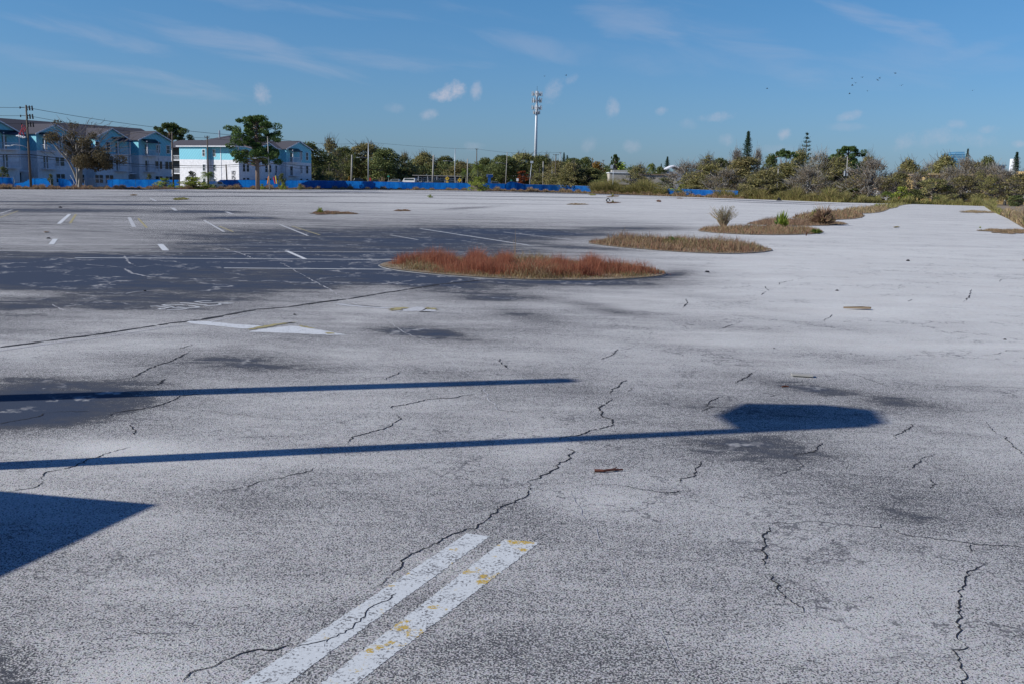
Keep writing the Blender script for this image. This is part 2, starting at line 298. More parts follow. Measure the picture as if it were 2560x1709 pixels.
def asphalt(t, v, b):
    w = t.node('ShaderNodeAttribute', attribute_name='wear').outputs['Fac']
    mp = t.node('ShaderNodeMapping', {'Vector': v, 'Rotation': (0, 0, -.35), 'Scale': (.32, 1.0, 1)}).outputs[0]
    n1 = t.noise(mp, .55, 6, .62, .4); n2 = t.noise(v, 2.3, 5, .65); n3 = t.noise(v, 11, 3, .6)
    mp2 = t.node('ShaderNodeMapping', {'Vector': v, 'Rotation': (0, 0, .1), 'Scale': (.05, .16, 1)}).outputs[0]
    n0 = t.noise(mp2, 1.0, 5, .6)
    amp = t.rng(w, 0.0, .8, .26, .74)
    d = t.m('ADD', t.m('MULTIPLY', t.m('SUBTRACT', n1, .5), 1.0), t.m('MULTIPLY', t.m('SUBTRACT', n2, .5), .55))
    d = t.m('ADD', d, t.m('MULTIPLY', t.m('SUBTRACT', n3, .5), .3)); d = t.m('ADD', d, t.m('MULTIPLY', t.m('SUBTRACT', n0, .5), .7))
    d = t.m('ADD', d, t.m('MULTIPLY', t.m('SUBTRACT', t.noise(mp, 2.1, 5, .7, .8), .5), .9))
    w2 = t.m('ADD', w, t.m('MULTIPLY', d, amp))
    g1 = t.noise(v, 95, 2, .6); g2 = t.noise(v, 230, 1); vo = t.node('ShaderNodeTexVoronoi', {'Vector': v, 'Scale': 130.0}).outputs['Distance']
    g3 = t.noise(v, 34, 3, .7); gr = t.m('ADD', t.m('MULTIPLY', g1, .54), t.m('MULTIPLY', g2, .14)); gr = t.m('ADD', gr, t.m('MULTIPLY', g3, .22)); gr = t.m('ADD', gr, t.m('MULTIPLY', t.noise(v, 13, 3, .7), .10))
    sh = t.m('ADD', t.rng(w2, 0.0, .72, -.110, .032), t.rng(w2, .66, .92, 0.0, .145)); f = t.rng(t.m('ADD', gr, sh), .475, .518, 0, 1)
    big = t.noise(v, .05, 3)
    li = t.mix(t.rng(n3, .3, .7), (.55, .55, .53, 1), (.65, .655, .63, 1))
    li = t.mix(t.rng(t.noise(v, 1.1, 3), .45, .75, 0, .5), li, (.52, .50, .475, 1))
    li = t.mix(t.m('MULTIPLY', t.rng(w2, .02, .45), .72), li, t.mix(g1, (.34, .335, .33, 1), (.52, .51, .50, 1)))
    li = t.mix(t.rng(t.m('ADD', t.m('MULTIPLY', n1, .6), t.m('MULTIPLY', n0, .4)), .42, .62, 0, .34), li, (.40, .40, .40, 1))
    dk = t.mix(g2, (.028, .041, .072, 1), (.062, .078, .112, 1)); dk = t.mix(t.rng(w2, .68, .95), t.mix(g2, (.045, .048, .056, 1), (.115, .115, .12, 1)), dk)
    # thin pale cracks where the black coat has split
    ve = t.node('ShaderNodeTexVoronoi', {'Vector': t.mix(.9, n2, v, 'ADD') if False else v, 'Scale': .45, 'Randomness': 1.0}, feature='DISTANCE_TO_EDGE')
    vd = t.node('ShaderNodeVectorMath', {0: v, 1: t.node('ShaderNodeVectorMath', {0: t.node('ShaderNodeTexNoise', {'Vector': v, 'Scale': .8, 'Detail': 5.0, 'Roughness': .7}).outputs[1], 'Scale': 2.6}, operation='SCALE').outputs[0]}, operation='ADD')
    t.l.new(vd.outputs[0], ve.inputs['Vector'])
    ln = t.m('MULTIPLY', t.rng(ve.outputs['Distance'], .035, .008), t.rng(w2, .5, .9)); ln = t.m('MULTIPLY', ln, t.rng(n2, .46, .6))
    f = t.m('MULTIPLY', f, t.m('SUBTRACT', 1.0, t.m('MULTIPLY', ln, .75)))
    vc = t.node('ShaderNodeTexVoronoi', {'Vector': v, 'Scale': 105.0}).outputs['Color']
    li = t.mix(.22, li, t.mix(1.0, li, t.mix(.55, vc, (1, .97, .95, 1)), 'MULTIPLY')); li = t.mix(1.0, li, (1.07, 1.07, 1.07, 1), 'MULTIPLY')
    v3 = t.node('ShaderNodeTexVoronoi', {'Vector': vd.outputs[0], 'Scale': .62}, feature='DISTANCE_TO_EDGE').outputs['Distance']
    hair = t.m('MULTIPLY', t.rng(v3, .014, .003), t.rng(n1, .44, .56, 0, .8)); li = t.mix(hair, li, (.12, .12, .13, 1))
    bp = t.node('ShaderNodeBump', {'Strength': .45, 'Distance': .006, 'Height': t.m('SUBTRACT', g1, t.m('MULTIPLY', vo, .5))})
    t.l.new(bp.outputs[0], b.inputs['Normal'])
    return t.mix(f, li, dk)
M['asphalt'] = mat('worn_asphalt', fn=asphalt, rough=.93, spec=.15)
lot = link('parking_lot', me, M['asphalt']); tag(lot, kind='structure')
# wide ground sheet underneath and around, rising a little to the road behind the fence
Yk = [-400, -14, 336, 340, 344, 348, 352, 356, 360, 400, 6000]; Xk = [-6000, -400, 0, 400, 6000]
v = [(x, y, -.05+gz(y)) for y in Yk for x in Xk]
f = [(j*5+i, j*5+i+1, (j+1)*5+i+1, (j+1)*5+i) for j in range(len(Yk)-1) for i in range(4)]
M['turf'] = mat('dry_turf', fn=lambda t, v, b: t.mix(t.noise(v, .12, 6, .7), (.10, .085, .05, 1), (.2, .17, .10, 1)), rough=1)
tag(link('ground', npmesh('ground', v, f), M['turf']), kind='structure')
# verge beyond the lot's edge
edge = [(-900, 474), (-200, 474), (0, 474), (200, 474.5), (400, 474), (700, 474.5), (1000, 475.5), (1200, 478), (1400, 482), (1600, 488), (1800, 496), (1960, 501.5), (2100, 507), (2330, 512), (2460, 516), (2478, 528), (2520, 548), (2560, 572), (2700, 585), (3300, 590)]
ep = [G(*e) for e in edge]
def verge():
    # far ring of points
    far = []
    for (x, y) in ep:
        d = math.hypot(x, y); k = (d+max(30, 520-d))/d; far.append((x*k, y*k))
    ks = [0, .01, .02, .03, .045, .06, .08, .1, .12, .15, .18, .21, .25, .3, .35, .4, .45, .5, .6, .75, 1]; v = []; n = len(ep)
    for k in ks:
        for (x, y), (fx, fy) in zip(ep, far): yy = y+(fy-y)*k; v.append((x+(fx-x)*k, yy, .012+gz(yy)))
    f = [(q*n+i, q*n+i+1, (q+1)*n+i+1, (q+1)*n+i) for q in range(len(ks)-1) for i in range(n-1)]
    return npmesh('verge', v, f)
tag(link('verge', verge(), M['dirt']), kind='structure')

# ---------------------------------------------------------------- markings and cracks (children of the lot)
def ribbon(pts, w, z=.004, jit=0.0, sub=.05, gap=0.0, taper=True):
    P = [Vector((*p, 0)) for p in pts]; path = []
    rnd = random.Random(int(abs(P[0].x*1000))+len(P))
    off = 0
    for a, b in zip(P, P[1:]):
        L = (b-a).length; n = max(1, int(L/sub)); d = (b-a).normalized(); nn = Vector((-d.y, d.x, 0))
        for i in range(n):
            off = off*.6 + rnd.uniform(-1, 1)*jit
            path.append(a+(b-a)*(i/n)+nn*off)
    path.append(P[-1]); mb = MB(); n = len(path); ww = w
    prev = None
    for i, p in enumerate(path):
        d = (path[min(i+1, n-1)]-path[max(0, i-1)]).normalized(); nn = Vector((-d.y, d.x, 0))
        k = 1.0
        if jit: ww = ww*.75+.25*w*(.1+rnd.random()*1.7)
        if taper and jit: k = min(1, .25+6*min(i, n-1-i)/n)
        l = p+nn*ww*.5*k; r = p-nn*ww*.5*k; cur = [(l.x, l.y, z), (r.x, r.y, z)]
        if prev and rnd.random() >= gap: mb.add([prev[0], prev[1], cur[1], cur[0]], [(0, 1, 2, 3)])
        prev = cur
    return mb
def paint_fn(yel=.0, wearlo=.40, white=(.64, .67, .675)):
    def fn(t, v, b):
        n = t.noise(v, 9, 6, .7); g = t.noise(v, 60, 4, .7); y = t.noise(v, 3.2, 4, .65)
        c = t.mix(t.rng(g, .3, .7), c4([x*.82 for x in white]), c4(white))
        if yel: c = t.mix(t.m('MULTIPLY', t.rng(t.m('ADD', t.m('MULTIPLY', y, .5), t.m('MULTIPLY', n, .5)), .585-yel, .61-yel), t.rng(g, .38, .48)), c, (.48, .33, .055, 1))
        chip = t.rng(t.m('ADD', t.m('MULTIPLY', g, .6), t.m('MULTIPLY', n, .4)), wearlo-.03, wearlo+.01, 1, 0)
        return t.mix(chip, c, t.mix(g, (.07, .07, .08, 1), (.30, .30, .30, 1)))
    return fn
M['paint'] = mat('road_paint', fn=paint_fn(.03, .462), rough=.8)
M['paintfar'] = mat('faded_paint', fn=paint_fn(0, .455, (.56, .57, .58)), rough=.85)
M['paintbright'] = mat('fresh_paint', fn=paint_fn(0, .43, (.66, .68, .69)), rough=.8)
M['paintyel'] = mat('yellow_road_paint', fn=paint_fn(0, .44, (.40, .35, .17)), rough=.85)
M['paleline'] = mat('pale_scrape', (.46, .46, .47), .9)
def part(mb, name, m, label=None):
    o = mb.build(name, M[m], lot)
    if label: o['label'] = label
    return o
def poly(pts, z=.004, ragged=0.0):
    P = [G(*p) for p in pts]; rnd = random.Random(5)
    if ragged:
        Q = []
        for a, b in zip(P, P[1:]+P[:1]):
            L = math.dist(a, b); n = max(1, int(L/.03)) 
            for i in range(n):
                Q.append((a[0]+(b[0]-a[0])*i/n+rnd.uniform(-ragged, ragged), a[1]+(b[1]-a[1])*i/n+rnd.uniform(-ragged, ragged)))
        P = Q
    return MB().add([(x, y, z) for x, y in P], [tuple(range(len(P)))])
def ext(a, b, k): return (a[0]+(b[0]-a[0])*k, a[1]+(b[1]-a[1])*k)
def stripe(tl, tr_, bl, br, n=220):
    a, b_, c, d = G(*tl), G(*tr_), G(*bl), G(*br); rnd = random.Random(3); mb = MB(); rows = []
    for i in range(n+1):
        k = i/n*1.5
        l = ext(a, c, k); r = ext(b_, d, k); q = .0055
        rows.append([(l[0]+rnd.uniform(-q, q), l[1], .0015), (r[0]+rnd.uniform(-q, q), r[1], .0015)])
    for p, q in zip(rows, rows[1:]): mb.add([p[0], p[1], q[1], q[0]], [(0, 1, 2, 3)])
    return mb
part(stripe((1167, 1332), (1224, 1340), (602, 1709), (717, 1709)), 'painted_stripe', 'paint', 'left white stripe of the near pair, with a crack through it')
part(stripe((1262, 1347), (1349, 1355), (800, 1709), (890, 1709)), 'painted_stripe', 'paint', 'right white stripe of the near pair, with yellow flakes')
# arrows
part(poly([(470, 803), (520, 804), (590, 811), (655, 815), (625, 822), (600, 822), (560, 817), (500, 812), (465, 807)], ragged=.012), 'painted_arrow', 'paintbright', 'white arrow shaft by the long seam')
part(poly([(620, 830), (650, 824), (690, 819), (728, 815), (745, 816), (775, 821), (812, 827), (836, 832), (868, 838), (830, 838), (790, 837), (740, 834), (700, 833), (660, 831)], ragged=.015), 'painted_arrow', 'paintbright', 'white arrow head with yellow edges')
part(poly([(618, 824), (655, 816), (680, 812), (712, 808), (738, 806), (690, 815), (650, 822), (630, 825)], .0065, ragged=.03), 'painted_arrow', 'paintyel', 'yellow remnant across the arrow')
part(poly([(745, 814), (760, 816), (790, 822), (776, 823)], .0065, ragged=.03), 'painted_arrow', 'paintyel')
part(poly([(812, 832), (830, 832), (836, 835), (818, 836)], .0065, ragged=.02), 'painted_arrow', 'paintyel')
part(poly([(835, 760), (855, 759), (885, 762), (930, 767), (990, 771), (960, 772), (900, 768), (850, 764)], ragged=.03), 'painted_arrow', 'paintfar', 'faded farther arrow shaft')
part(poly([(990, 779), (1020, 772), (1045, 767), (1060, 769), (1100, 775), (1085, 780), (1040, 779)], ragged=.05), 'painted_arrow', 'paintfar', 'faded farther arrow head')
part(poly([(970, 777), (985, 770), (1008, 769), (1018, 771), (995, 777)], .0065, ragged=.05), 'painted_arrow', 'paintyel')
part(poly([(1062, 770), (1085, 771), (1092, 774), (1068, 774)], .0065, ragged=.06), 'painted_arrow', 'paintyel')
# lettering on the asphalt, stroke by stroke
z1 = lambda L: [(340+a/8.39, 730+b/8.39) for a, b in L]
for st in ([(1580, 200), (1420, 193), (1240, 207), (1390, 228), (1540, 238), (1690, 226), (1850, 232), (2020, 244), (1900, 256), (1750, 252), (1770, 272), (1440, 305)],
           [(920, 238), (1120, 244), (1320, 268), (1490, 278)],
           [(1100, 298), (1200, 300), (1330, 328), (1240, 340), (1010, 336), (860, 322)],
           [(1020, 285), (820, 270), (600, 272), (560, 285), (690, 303), (790, 318)],
           [(300, 308), (430, 303), (560, 318), (700, 333), (600, 348), (480, 356), (520, 368), (620, 364)],
           [(760, 340), (900, 352), (1090, 362), (940, 378), (820, 384), (650, 383)]):
    pts = [G(*q) for q in z1(st)]
    part(ribbon(pts, .055, z=.005, sub=.2), 'painted_letter', 'paintbright')
# stall lines
def line(a, b, w, m='paintfar', lab=None, n=5):
    pts = [G(a[0]+(b[0]-a[0])*i/n, a[1]+(b[1]-a[1])*i/n) for i in range(n+1)]
    part(ribbon(pts, w, z=.0045, sub=1.0), 'painted_line', m, lab)
for a in [((-300, 612), (860, 614), .10), ((-300, 626.6), (1160, 631), .11), ((187, 645), (1045, 650), .12, 'paintbright'), ((560, 670.5), (980, 674), .12, 'paintbright'),
          ((1050, 572), (1325, 614), .11, 'paintbright'), ((1260, 581), (1430, 600), .1), ((975, 588), (1045, 600), .09), ((700, 562), (770, 590), .1), ((730, 566), (800, 588), .08, 'paintyel'),
          ((-60, 552), (31, 525), .10), ((-60, 566), (45, 528), .08, 'paintyel'), ((147, 560), (174, 536), .16, 'paintbright'), ((175, 559), (190, 536), .10, 'paintyel'), ((323, 544), (335, 568), .16), ((345, 546), (367, 570), .09, 'paintyel'),
          ((510, 551), (560, 580), .10), ((548, 566), (583, 580), .08, 'paintyel'), ((375, 496), (390, 503), .2), ((430, 520), (440, 527), .22), ((565, 530), (580, 535), .2), ((1680, 497), (1760, 499), .3),
          ((2400, 595), (2560, 597), .10), ((690, 568), (1000, 570), .05)]:
    line(*a)
for q in ([(132, 598), (145, 598), (135, 612), (121, 612)], [(393, 611), (408, 611), (423, 627), (406, 627)], [(711, 628), (722, 628), (768, 648), (757, 648)]):
    part(poly(q, .0065), 'painted_bar', 'paintbright')
# long seam and cracks
def crack(pts, w, jit=.014, gap=.02, m='crack', sub=.022): part(ribbon([G(*p) for p in pts], w*.68, z=.003, jit=jit, sub=sub, gap=gap), 'crack', m)
seam = [(-60, 876), (0, 868), (110, 853), (230, 838), (352, 820), (420, 809), (500, 800), (560, 789), (640, 774), (720, 768), (790, 757), (870, 748), (940, 736), (1020, 724), (1100, 711), (1205, 701)]
for a, b in zip(seam, seam[1:]):
    D = G(*a)[1]; crack([a, b], .05+.005*D, .012, .03, sub=.06)
part(ribbon([G(x, y+9) for x, y in seam[:9]], .05, z=.003, jit=.03, sub=.3), 'crack', 'paleline')
crack([(762, 764), (800, 757), (850, 748)], .04, .02)
R4 = lambda L: [(a/1.8256, 850+b/1.8256) for a, b in L]
R5 = lambda L: [(800+a/1.8256, 850+b/1.8256) for a, b in L]
R6 = lambda L: [(1660+a/1.8256, 850+b/1.8256) for a, b in L]
R3 = lambda L: [(1700+a/2.7314, 440+b/2.7314) for a, b in L]
for L, w in [([(860,55),(820,75),(770,100),(690,125),(630,160),(580,178)], .028), ([(880,20),(815,40)], .018), ([(760,175),(740,182),(720,205)], .026), ([(0,382),(100,360),(180,345),(200,332)], .02), ([(200,332),(270,325),(410,325)], .01),
    ([(510,330),(640,315),(720,300),(790,275),(820,255),(930,245)], .024), ([(590,385),(600,405),(615,430)], .02), ([(600,488),(540,500),(470,520),(400,545),(350,570),(280,590),(220,600),(190,635)], .016), ([(200,650),(150,675),(30,690)], .012),
    ([(1440,580),(1430,595),(1330,615),(1250,630),(1120,665),(1070,678),(1000,690)], .010), ([(830,1560),(900,1510),(1000,1475),(1080,1445),(1180,1415),(1300,1400),(1350,1395)], .012), ([(1350,1395),(1450,1385),(1500,1365)], .008),
    ([(600,1325),(680,1333),(750,1338),(860,1332)], .006), ([(400,1275),(440,1262),(500,1290)], .004), ([(510,345),(520,335)], .02), ([(860,310),(1000,330),(1150,348),(1400,365)], .006)]:
    crack(R4(L), w)
for L, w in [([(1400,180),(1380,195),(1330,230),(1325,245)], .02), ([(1345,262),(1300,290),(1275,305),(1285,330),(1290,345),(1335,365),(1330,385),(1300,400),(1240,412),(1195,432),(1100,445),(1095,455)], .022),
    ([(1130,490),(1160,508),(1140,525),(1140,545),(1090,560),(1085,580),(1050,600),(1000,630),(950,650)], .019), ([(950,650),(945,700),(930,715),(890,740),(830,760),(800,780),(760,820),(740,830),(700,855),(620,875),(560,905),(530,925),(490,945),(440,970),(375,1000),(365,1045),(340,1065),(300,1095),(270,1120),(250,1135)], .013),
    ([(290,1150),(320,1165),(340,1155),(310,1190),(280,1205),(240,1225),(230,1250),(200,1275),(150,1300),(120,1325),(60,1360),(20,1400)], .008), ([(370,145),(340,160),(290,180)], .015), ([(700,245),(580,265),(490,268),(430,285),(380,295),(330,300),(335,315)], .018),
    ([(350,340),(365,360),(340,375),(300,400),(240,415),(230,420),(160,440),(120,470)], .018), ([(820,85),(820,95),(860,130)], .02), ([(480,535),(600,550),(700,570),(800,585),(900,605)], .004), ([(740,310),(880,325),(1000,320),(1120,315)], .006),
    ([(1230,655),(1400,662),(1500,685),(1630,700),(1650,690)], .007), ([(1360,40),(1340,65),(1280,90)], .02), ([(1425,215),(1405,235)], .014), ([(575,940),(650,935),(700,930)], .004), ([(500,155),(640,140),(870,133)], .005), ([(1100,450),(1350,450)], .006)]:
    crack(R5(L), w)
for L, w in [([(410,145),(375,170),(325,195)], .022), ([(270,255),(240,268),(205,280),(190,300),(220,302),(170,325)], .016), ([(515,248),(485,258)], .014), ([(0,478),(180,475),(195,465)], .010), ([(200,478),(330,487),(420,490)], .007),
    ([(175,550),(150,590),(145,615),(80,632),(70,650)], .014), ([(75,685),(45,695),(0,697)], .012), ([(720,468),(690,500),(680,512),(600,520),(595,530)], .014), ([(610,540),(630,570),(610,590),(520,615)], .009), ([(1140,378),(1110,405),(1060,430),(1042,450)], .016),
    ([(1165,545),(1130,583)], .018), ([(1130,583),(1070,578)], .006), ([(1250,520),(1165,545)], .008), ([(1205,630),(1228,660),(1218,680)], .009), ([(480,850),(470,880),(455,905),(458,980),(450,1000),(455,1025)], .014), ([(480,1060),(500,1100),(530,1140),(560,1175),(600,1205),(640,1230),(638,1245)], .010),
    ([(680,1250),(800,1285)], .004), ([(430,832),(530,835),(660,828),(840,838),(990,855),(1000,830)], .008), ([(1000,858),(1130,895),(1300,915),(1480,935),(1700,946)], .009), ([(1390,930),(1398,965)], .010),
    ([(1455,1015),(1440,1035),(1400,1055),(1385,1085),(1365,1100),(1345,1140),(1350,1190),(1345,1230),(1335,1270),(1350,1330),(1370,1380)], .012), ([(1370,1380),(1390,1405),(1315,1412),(1340,1450),(1365,1500),(1350,1600)], .009),
    ([(1520,430),(1560,440),(1600,490),(1640,525)], .012), ([(1470,370),(1520,430)], .008), ([(1230,215),(1300,210),(1450,212),(1700,217)], .010), ([(1290,315),(1390,325),(1480,318)], .008), ([(700,540),(820,552),(960,562)], .004), ([(755,130),(830,145),(1000,200),(1030,215)], .008)]:
    crack(R6(L), w)
crack([(2060, 562), (2200, 565.5), (2330, 568), (2430, 571)], .05, .02, .1, sub=.15)
for L, w in [([(575,750),(600,780),(545,815)], .03), ([(40,830),(100,825)], .02), ([(45,840),(45,870),(20,900)], .035), ([(410,1000),(330,1025),(265,1050)], .025), ([(1985,775),(1975,830),(1935,860)], .03), ([(1590,845),(1560,858)], .025), ([(1040,945),(1020,970),(960,995)], .025), ([(2180,725),(2200,705),(2349,700)], .02), ([(670,745),(680,730),(860,695)], .02), ([(1480,690),(1840,700)], .02), ([(2349,1190),(2230,1190),(2180,1215),(2060,1225)], .014)]:
    crack(R3(L), w, gap=.3, sub=.08)
for L, w in [([(700,655),(872,752),(937,785)], .035), ([(937,785),(1068,861),(1177,937),(1300,1090)], .016), ([(1420,1225),(1450,1275),(1526,1384)], .007), ([(1526,1384),(1620,1540),(1730,1720)], .005),
    ([(312,640),(318,655),(340,665)], .07), ([(545,617),(600,633),(640,648)], .06), ([(310,672),(330,684),(372,692),(450,696)], .08), ([(240,706),(330,701)], .05), ([(208,661),(302,668)], .05), ([(300,737),(345,729),(420,725)], .04), ([(60,725),(150,730),(250,742)], .03), ([(320,768),(400,775),(520,778)], .02), ([(130,760),(160,775),(240,782)], .03), ([(940,712),(1040,700)], .04), ([(1180,702),(1300,710),(1440,717)], .05)]:
    crack(L, w, .02, .25, 'paleline', sub=.08)

# ---------------------------------------------------------------- loose things on the asphalt
def bit(name, label, cat, mb, m): return tag(mb.build(name, M[m]), label, cat)
def gp(x, y, z=0): a = G(x, y); return Vector((a[0], a[1], z))
a, b = gp(1486, 1179, .012), gp(1557, 1176, .010)
mb = MB(); mb.tube([a, a.lerp(b, .3)+Vector((0, -.02, .002)), a.lerp(b, .65)+Vector((0, -.008, .004)), b], [.012, .010, .009, .006], 7)
mb.tube([a.lerp(b, .6), a.lerp(b, .8)+Vector((0, .02, .015))], [.005, .003], 5)
bit('fallen_stick', 'red-brown stick lying on the grey asphalt in front of the pole shadow', 'stick', mb, 'branch')
a, b = gp(1980, 941, .012), gp(2033, 944, .012)
bit('plastic_strip', 'white flat strip of litter above the sign shadow', 'litter', MB().prism([a, b, b+Vector((0.02, .10, 0)), a+Vector((.01, .09, 0))], (0, 0, .014)), 'conc')
a, b = gp(1955, 967, .008), gp(1972, 967, .008)
bit('twig', 'short dark twig just left above the sign shadow', 'stick', MB().tube([a, a.lerp(b, .5)+Vector((0, .01, .004)), b], [.008, .01, .005], 5), 'branch')
a, b = gp(2108, 774, .02), gp(2176, 776, .02)
bit('flat_plank', 'thin brown plank lying far out on the pale asphalt', 'plank', MB().prism([a, b, b+Vector((-.1, .14, 0)), a+Vector((.5, .05, 0))], (0, 0, .03)), 'straw')
for (x, y, s, lab) in [(1768, 681, .12, 'small dark chunk right of the red grass island'), (2270, 653, .14, 'dark chunk on the pale driving lane'), (2092, 727, .08, 'small dark chunk left of the thin plank'), (2512, 849, .05, 'tiny dark pebble near the right edge'), (122, 597, .14, 'dark lump beside the short white bar on the left'), (151, 520, .25, 'dark lump far out beyond the yellow and white pair of lines'), (362, 728, .06, 'brown leaf lump on the dark coat behind the lettering'), (737, 787, .05, 'small dark chunk beyond the white arrow'), (1935, 870, .03, 'tiny orange leaf bit')]:
    p = gp(x, y); s *= .62; mb = MB(); rnd = random.Random(x); n = 7
    ring = [(p.x+s*rnd.uniform(.6, 1)*math.cos(k*6.283/n), p.y+s*rnd.uniform(.5, .9)*math.sin(k*6.283/n), 0) for k in range(n)]
    top = [(p.x+(q[0]-p.x)*.5, p.y+(q[1]-p.y)*.5, s*rnd.uniform(.3, .6)) for q in ring]
    mb.add(ring+top, [tuple(range(n, 2*n))]+[(i, (i+1) % n, (i+1) % n+n, i+n) for i in range(n)])
    bit('debris_chunk', lab, 'debris', mb, 'crack')

# ---------------------------------------------------------------- plants: generators
def leafquads(cen, size, flat=0.0, asp=.6):
    n = len(cen); cen = np.asarray(cen, float)
    d = RNG.normal(size=(n, 3)); d[:, 2] *= (1-flat); d /= np.linalg.norm(d, axis=1, keepdims=True)
    e = np.cross(d, RNG.normal(size=(n, 3))); e /= np.linalg.norm(e, axis=1, keepdims=True)
    s = (np.asarray(size)*RNG.uniform(.6, 1.3, n))[:, None]
    d = d*s*.5; e = e*s*.5*asp
    V = np.stack([cen-d, cen+e, cen+d, cen-e], 1).reshape(-1, 3)
    return V, np.arange(4*n).reshape(n, 4)
def blades(P, h, w, lean=.35, bend=.25, crown=0):
    P = np.asarray(P, float); n = len(P); h = np.asarray(h)*np.ones(n); ang = RNG.uniform(0, 6.283, n); l = RNG.normal(0, lean, (n, 2))
    sx = np.stack([np.cos(ang), np.sin(ang), np.zeros(n)], 1)*np.asarray(w*np.ones(n))[:, None]*.5
    mid = P.copy(); mid[:, :2] += l*h[:, None]*.35; mid[:, 2] += h*.55
    tip = P.copy(); tip[:, :2] += l*h[:, None]*(.8+bend); tip[:, 2] += h*RNG.uniform(.85, 1.05, n)*(1-.3*np.minimum(1, np.linalg.norm(l, axis=1)))
    V = np.stack([P-sx, P+sx, mid+sx*.8, mid-sx*.8, tip-sx*.15, tip+sx*.15], 1).reshape(-1, 3)
    b = np.arange(n)[:, None]*6
    F_ = np.concatenate([b+np.array([[0, 1, 2, 3]]), b+np.array([[3, 2, 5, 4]])], 0)
    return V, F_
def join(parts):
    vs, fs, o = [], [], 0
    for v, f in parts: vs.append(v); fs.append(f+o); o += len(v)
    return np.concatenate(vs), np.concatenate(fs)
def umb_gen(seed, w, h):
    rnd = random.Random(seed); cl_ = []; cen = []; mb = MB()
    for i in range(46):
        a = rnd.uniform(0, 6.283); q = math.sqrt(rnd.random()); cl_.append((w/2*q*math.cos(a), w/2*q*math.sin(a), h*(.955-.10*q*q+rnd.uniform(-.045, .02))))
    for c in cl_:
        rr = rnd.uniform(.5, .95); q = RNG.normal(size=(110, 3)); q /= np.linalg.norm(q, axis=1, keepdims=True); q *= (rr*RNG.uniform(.2, 1, 110)**.5)[:, None]; q[:, 2] *= .5; cen.append(q+np.array(c))
    V, F_ = leafquads(np.concatenate(cen), .4, 0, .4)
    mb.tube([(0, 0, -.2), (.1, 0, h*.3), (0, 0, h*.5)], [.4, .32, .26], 8)
    forks = []
    for a in (.3, 1.5, 2.9, 4.0, 5.2):
        e = Vector((w*.24*math.cos(a), w*.24*math.sin(a), h*.84)); mb.tube([(0, 0, h*.48), (e.x*.45, e.y*.45, h*.63), tuple(e)], [.2, .15, .08], 5); forks.append(e)
    for c in cl_:
        e = min(forks, key=lambda q: (q-Vector(c)).length); mb.tube([e, e.lerp(Vector(c), .5)+Vector((0, 0, -.1)), Vector(c)], [.08, .05, .02], 4, False)
    return (V, F_), mb
class Proto:
    def __init__(s, parts, w, h): s.parts = parts; s.w = w; s.h = h; s.used = 0
def branches(mb, top, base_r, targets, start=.3, n=5, seed=1, wob=.5):
    rnd = random.Random(seed)
    for tg in targets:
        k = rnd.uniform(start, .85); p0 = Vector((top[0]*k, top[1]*k, top[2]*k)); tg = Vector(tg)
        pts = [p0]
        for i in range(1, n): 
            q = p0.lerp(tg, i/n); q += Vector((rnd.uniform(-wob, wob), rnd.uniform(-wob, wob), rnd.uniform(-wob*.3, wob*.6))); pts.append(q)
        pts.append(tg); r = base_r*rnd.uniform(.3, .5)
        mb.tube(pts, [r*(1-.8*i/n) for i in range(n+1)], 4, False)
def crown_tree(seed, w=11, h=11, base=.22, nclump=60, per=85, leaf=.42, cr_=1.35, sparse=0, trunk_r=.38, lean=0, shape='round', twigs=0):
    rnd = random.Random(seed); cl_ = []
    while len(cl_) < nclump:
        a = rnd.uniform(0, 6.283); r = math.sqrt(rnd.random()); zz = rnd.random()
        if shape == 'round': lim = math.sin(math.pi*min(1, .12+.88*zz)**.8)**.6 if zz < .97 else .2
        elif shape == 'umb': lim = (.35 if zz < .45 else 1.0) if zz < .9 else .7
        else: lim = 1
        rad = r*lim*w/2*.86*(1+.22*math.sin(3*a+seed)+.12*math.sin(7*a+seed*2)); z = h*(base+(1-base)*zz*.93)
        if r < .5 and zz < .55 and rnd.random() < .7: continue
        cl_.append((rad*math.cos(a), rad*math.sin(a), z*(1-.10*r*r)))
    cen = []; 
    for c in cl_:
        rr = cr_*rnd.uniform(.6, 1.25); n = int(per*(rr/cr_)**2)
        q = RNG.normal(size=(n, 3)); q /= np.linalg.norm(q, axis=1, keepdims=True); q *= (rr*RNG.uniform(.25, 1, n)**.5)[:, None]; q[:, 2] *= .62
        cen.append(q+np.array(c))
    cen = np.concatenate(cen); V, F_ = leafquads(cen, leaf, .2)
    mb = MB(); tp = (lean, 0, h*.62)
    mb.tube([(0, 0, -.2), (lean*.25, .1, h*.15), (lean*.6, -.1, h*.35), tp], [trunk_r*1.3, trunk_r, trunk_r*.8, trunk_r*.4], 7)
    branches(mb, tp, trunk_r, [c for c in rnd.sample(cl_, min(len(cl_), 26))], seed=seed)
    if twigs:
        for i in range(twigs):
            c = rnd.choice(cl_); d = Vector((c[0]*.35, c[1]*.35, rnd.uniform(.6, 2))).normalized()*rnd.uniform(.8, 2.2)
            p = Vector(c)+Vector((rnd.gauss(0, .6), rnd.gauss(0, .6), rnd.gauss(0, .5)))
            q = p+d+Vector((rnd.gauss(0, .5), rnd.gauss(0, .5), 0)); mb.tube([p, p.lerp(q, .5)+Vector((rnd.gauss(0, .12), rnd.gauss(0, .12), 0)), q], [.05, .035, .015], 3, False)
    return (V, F_), mb
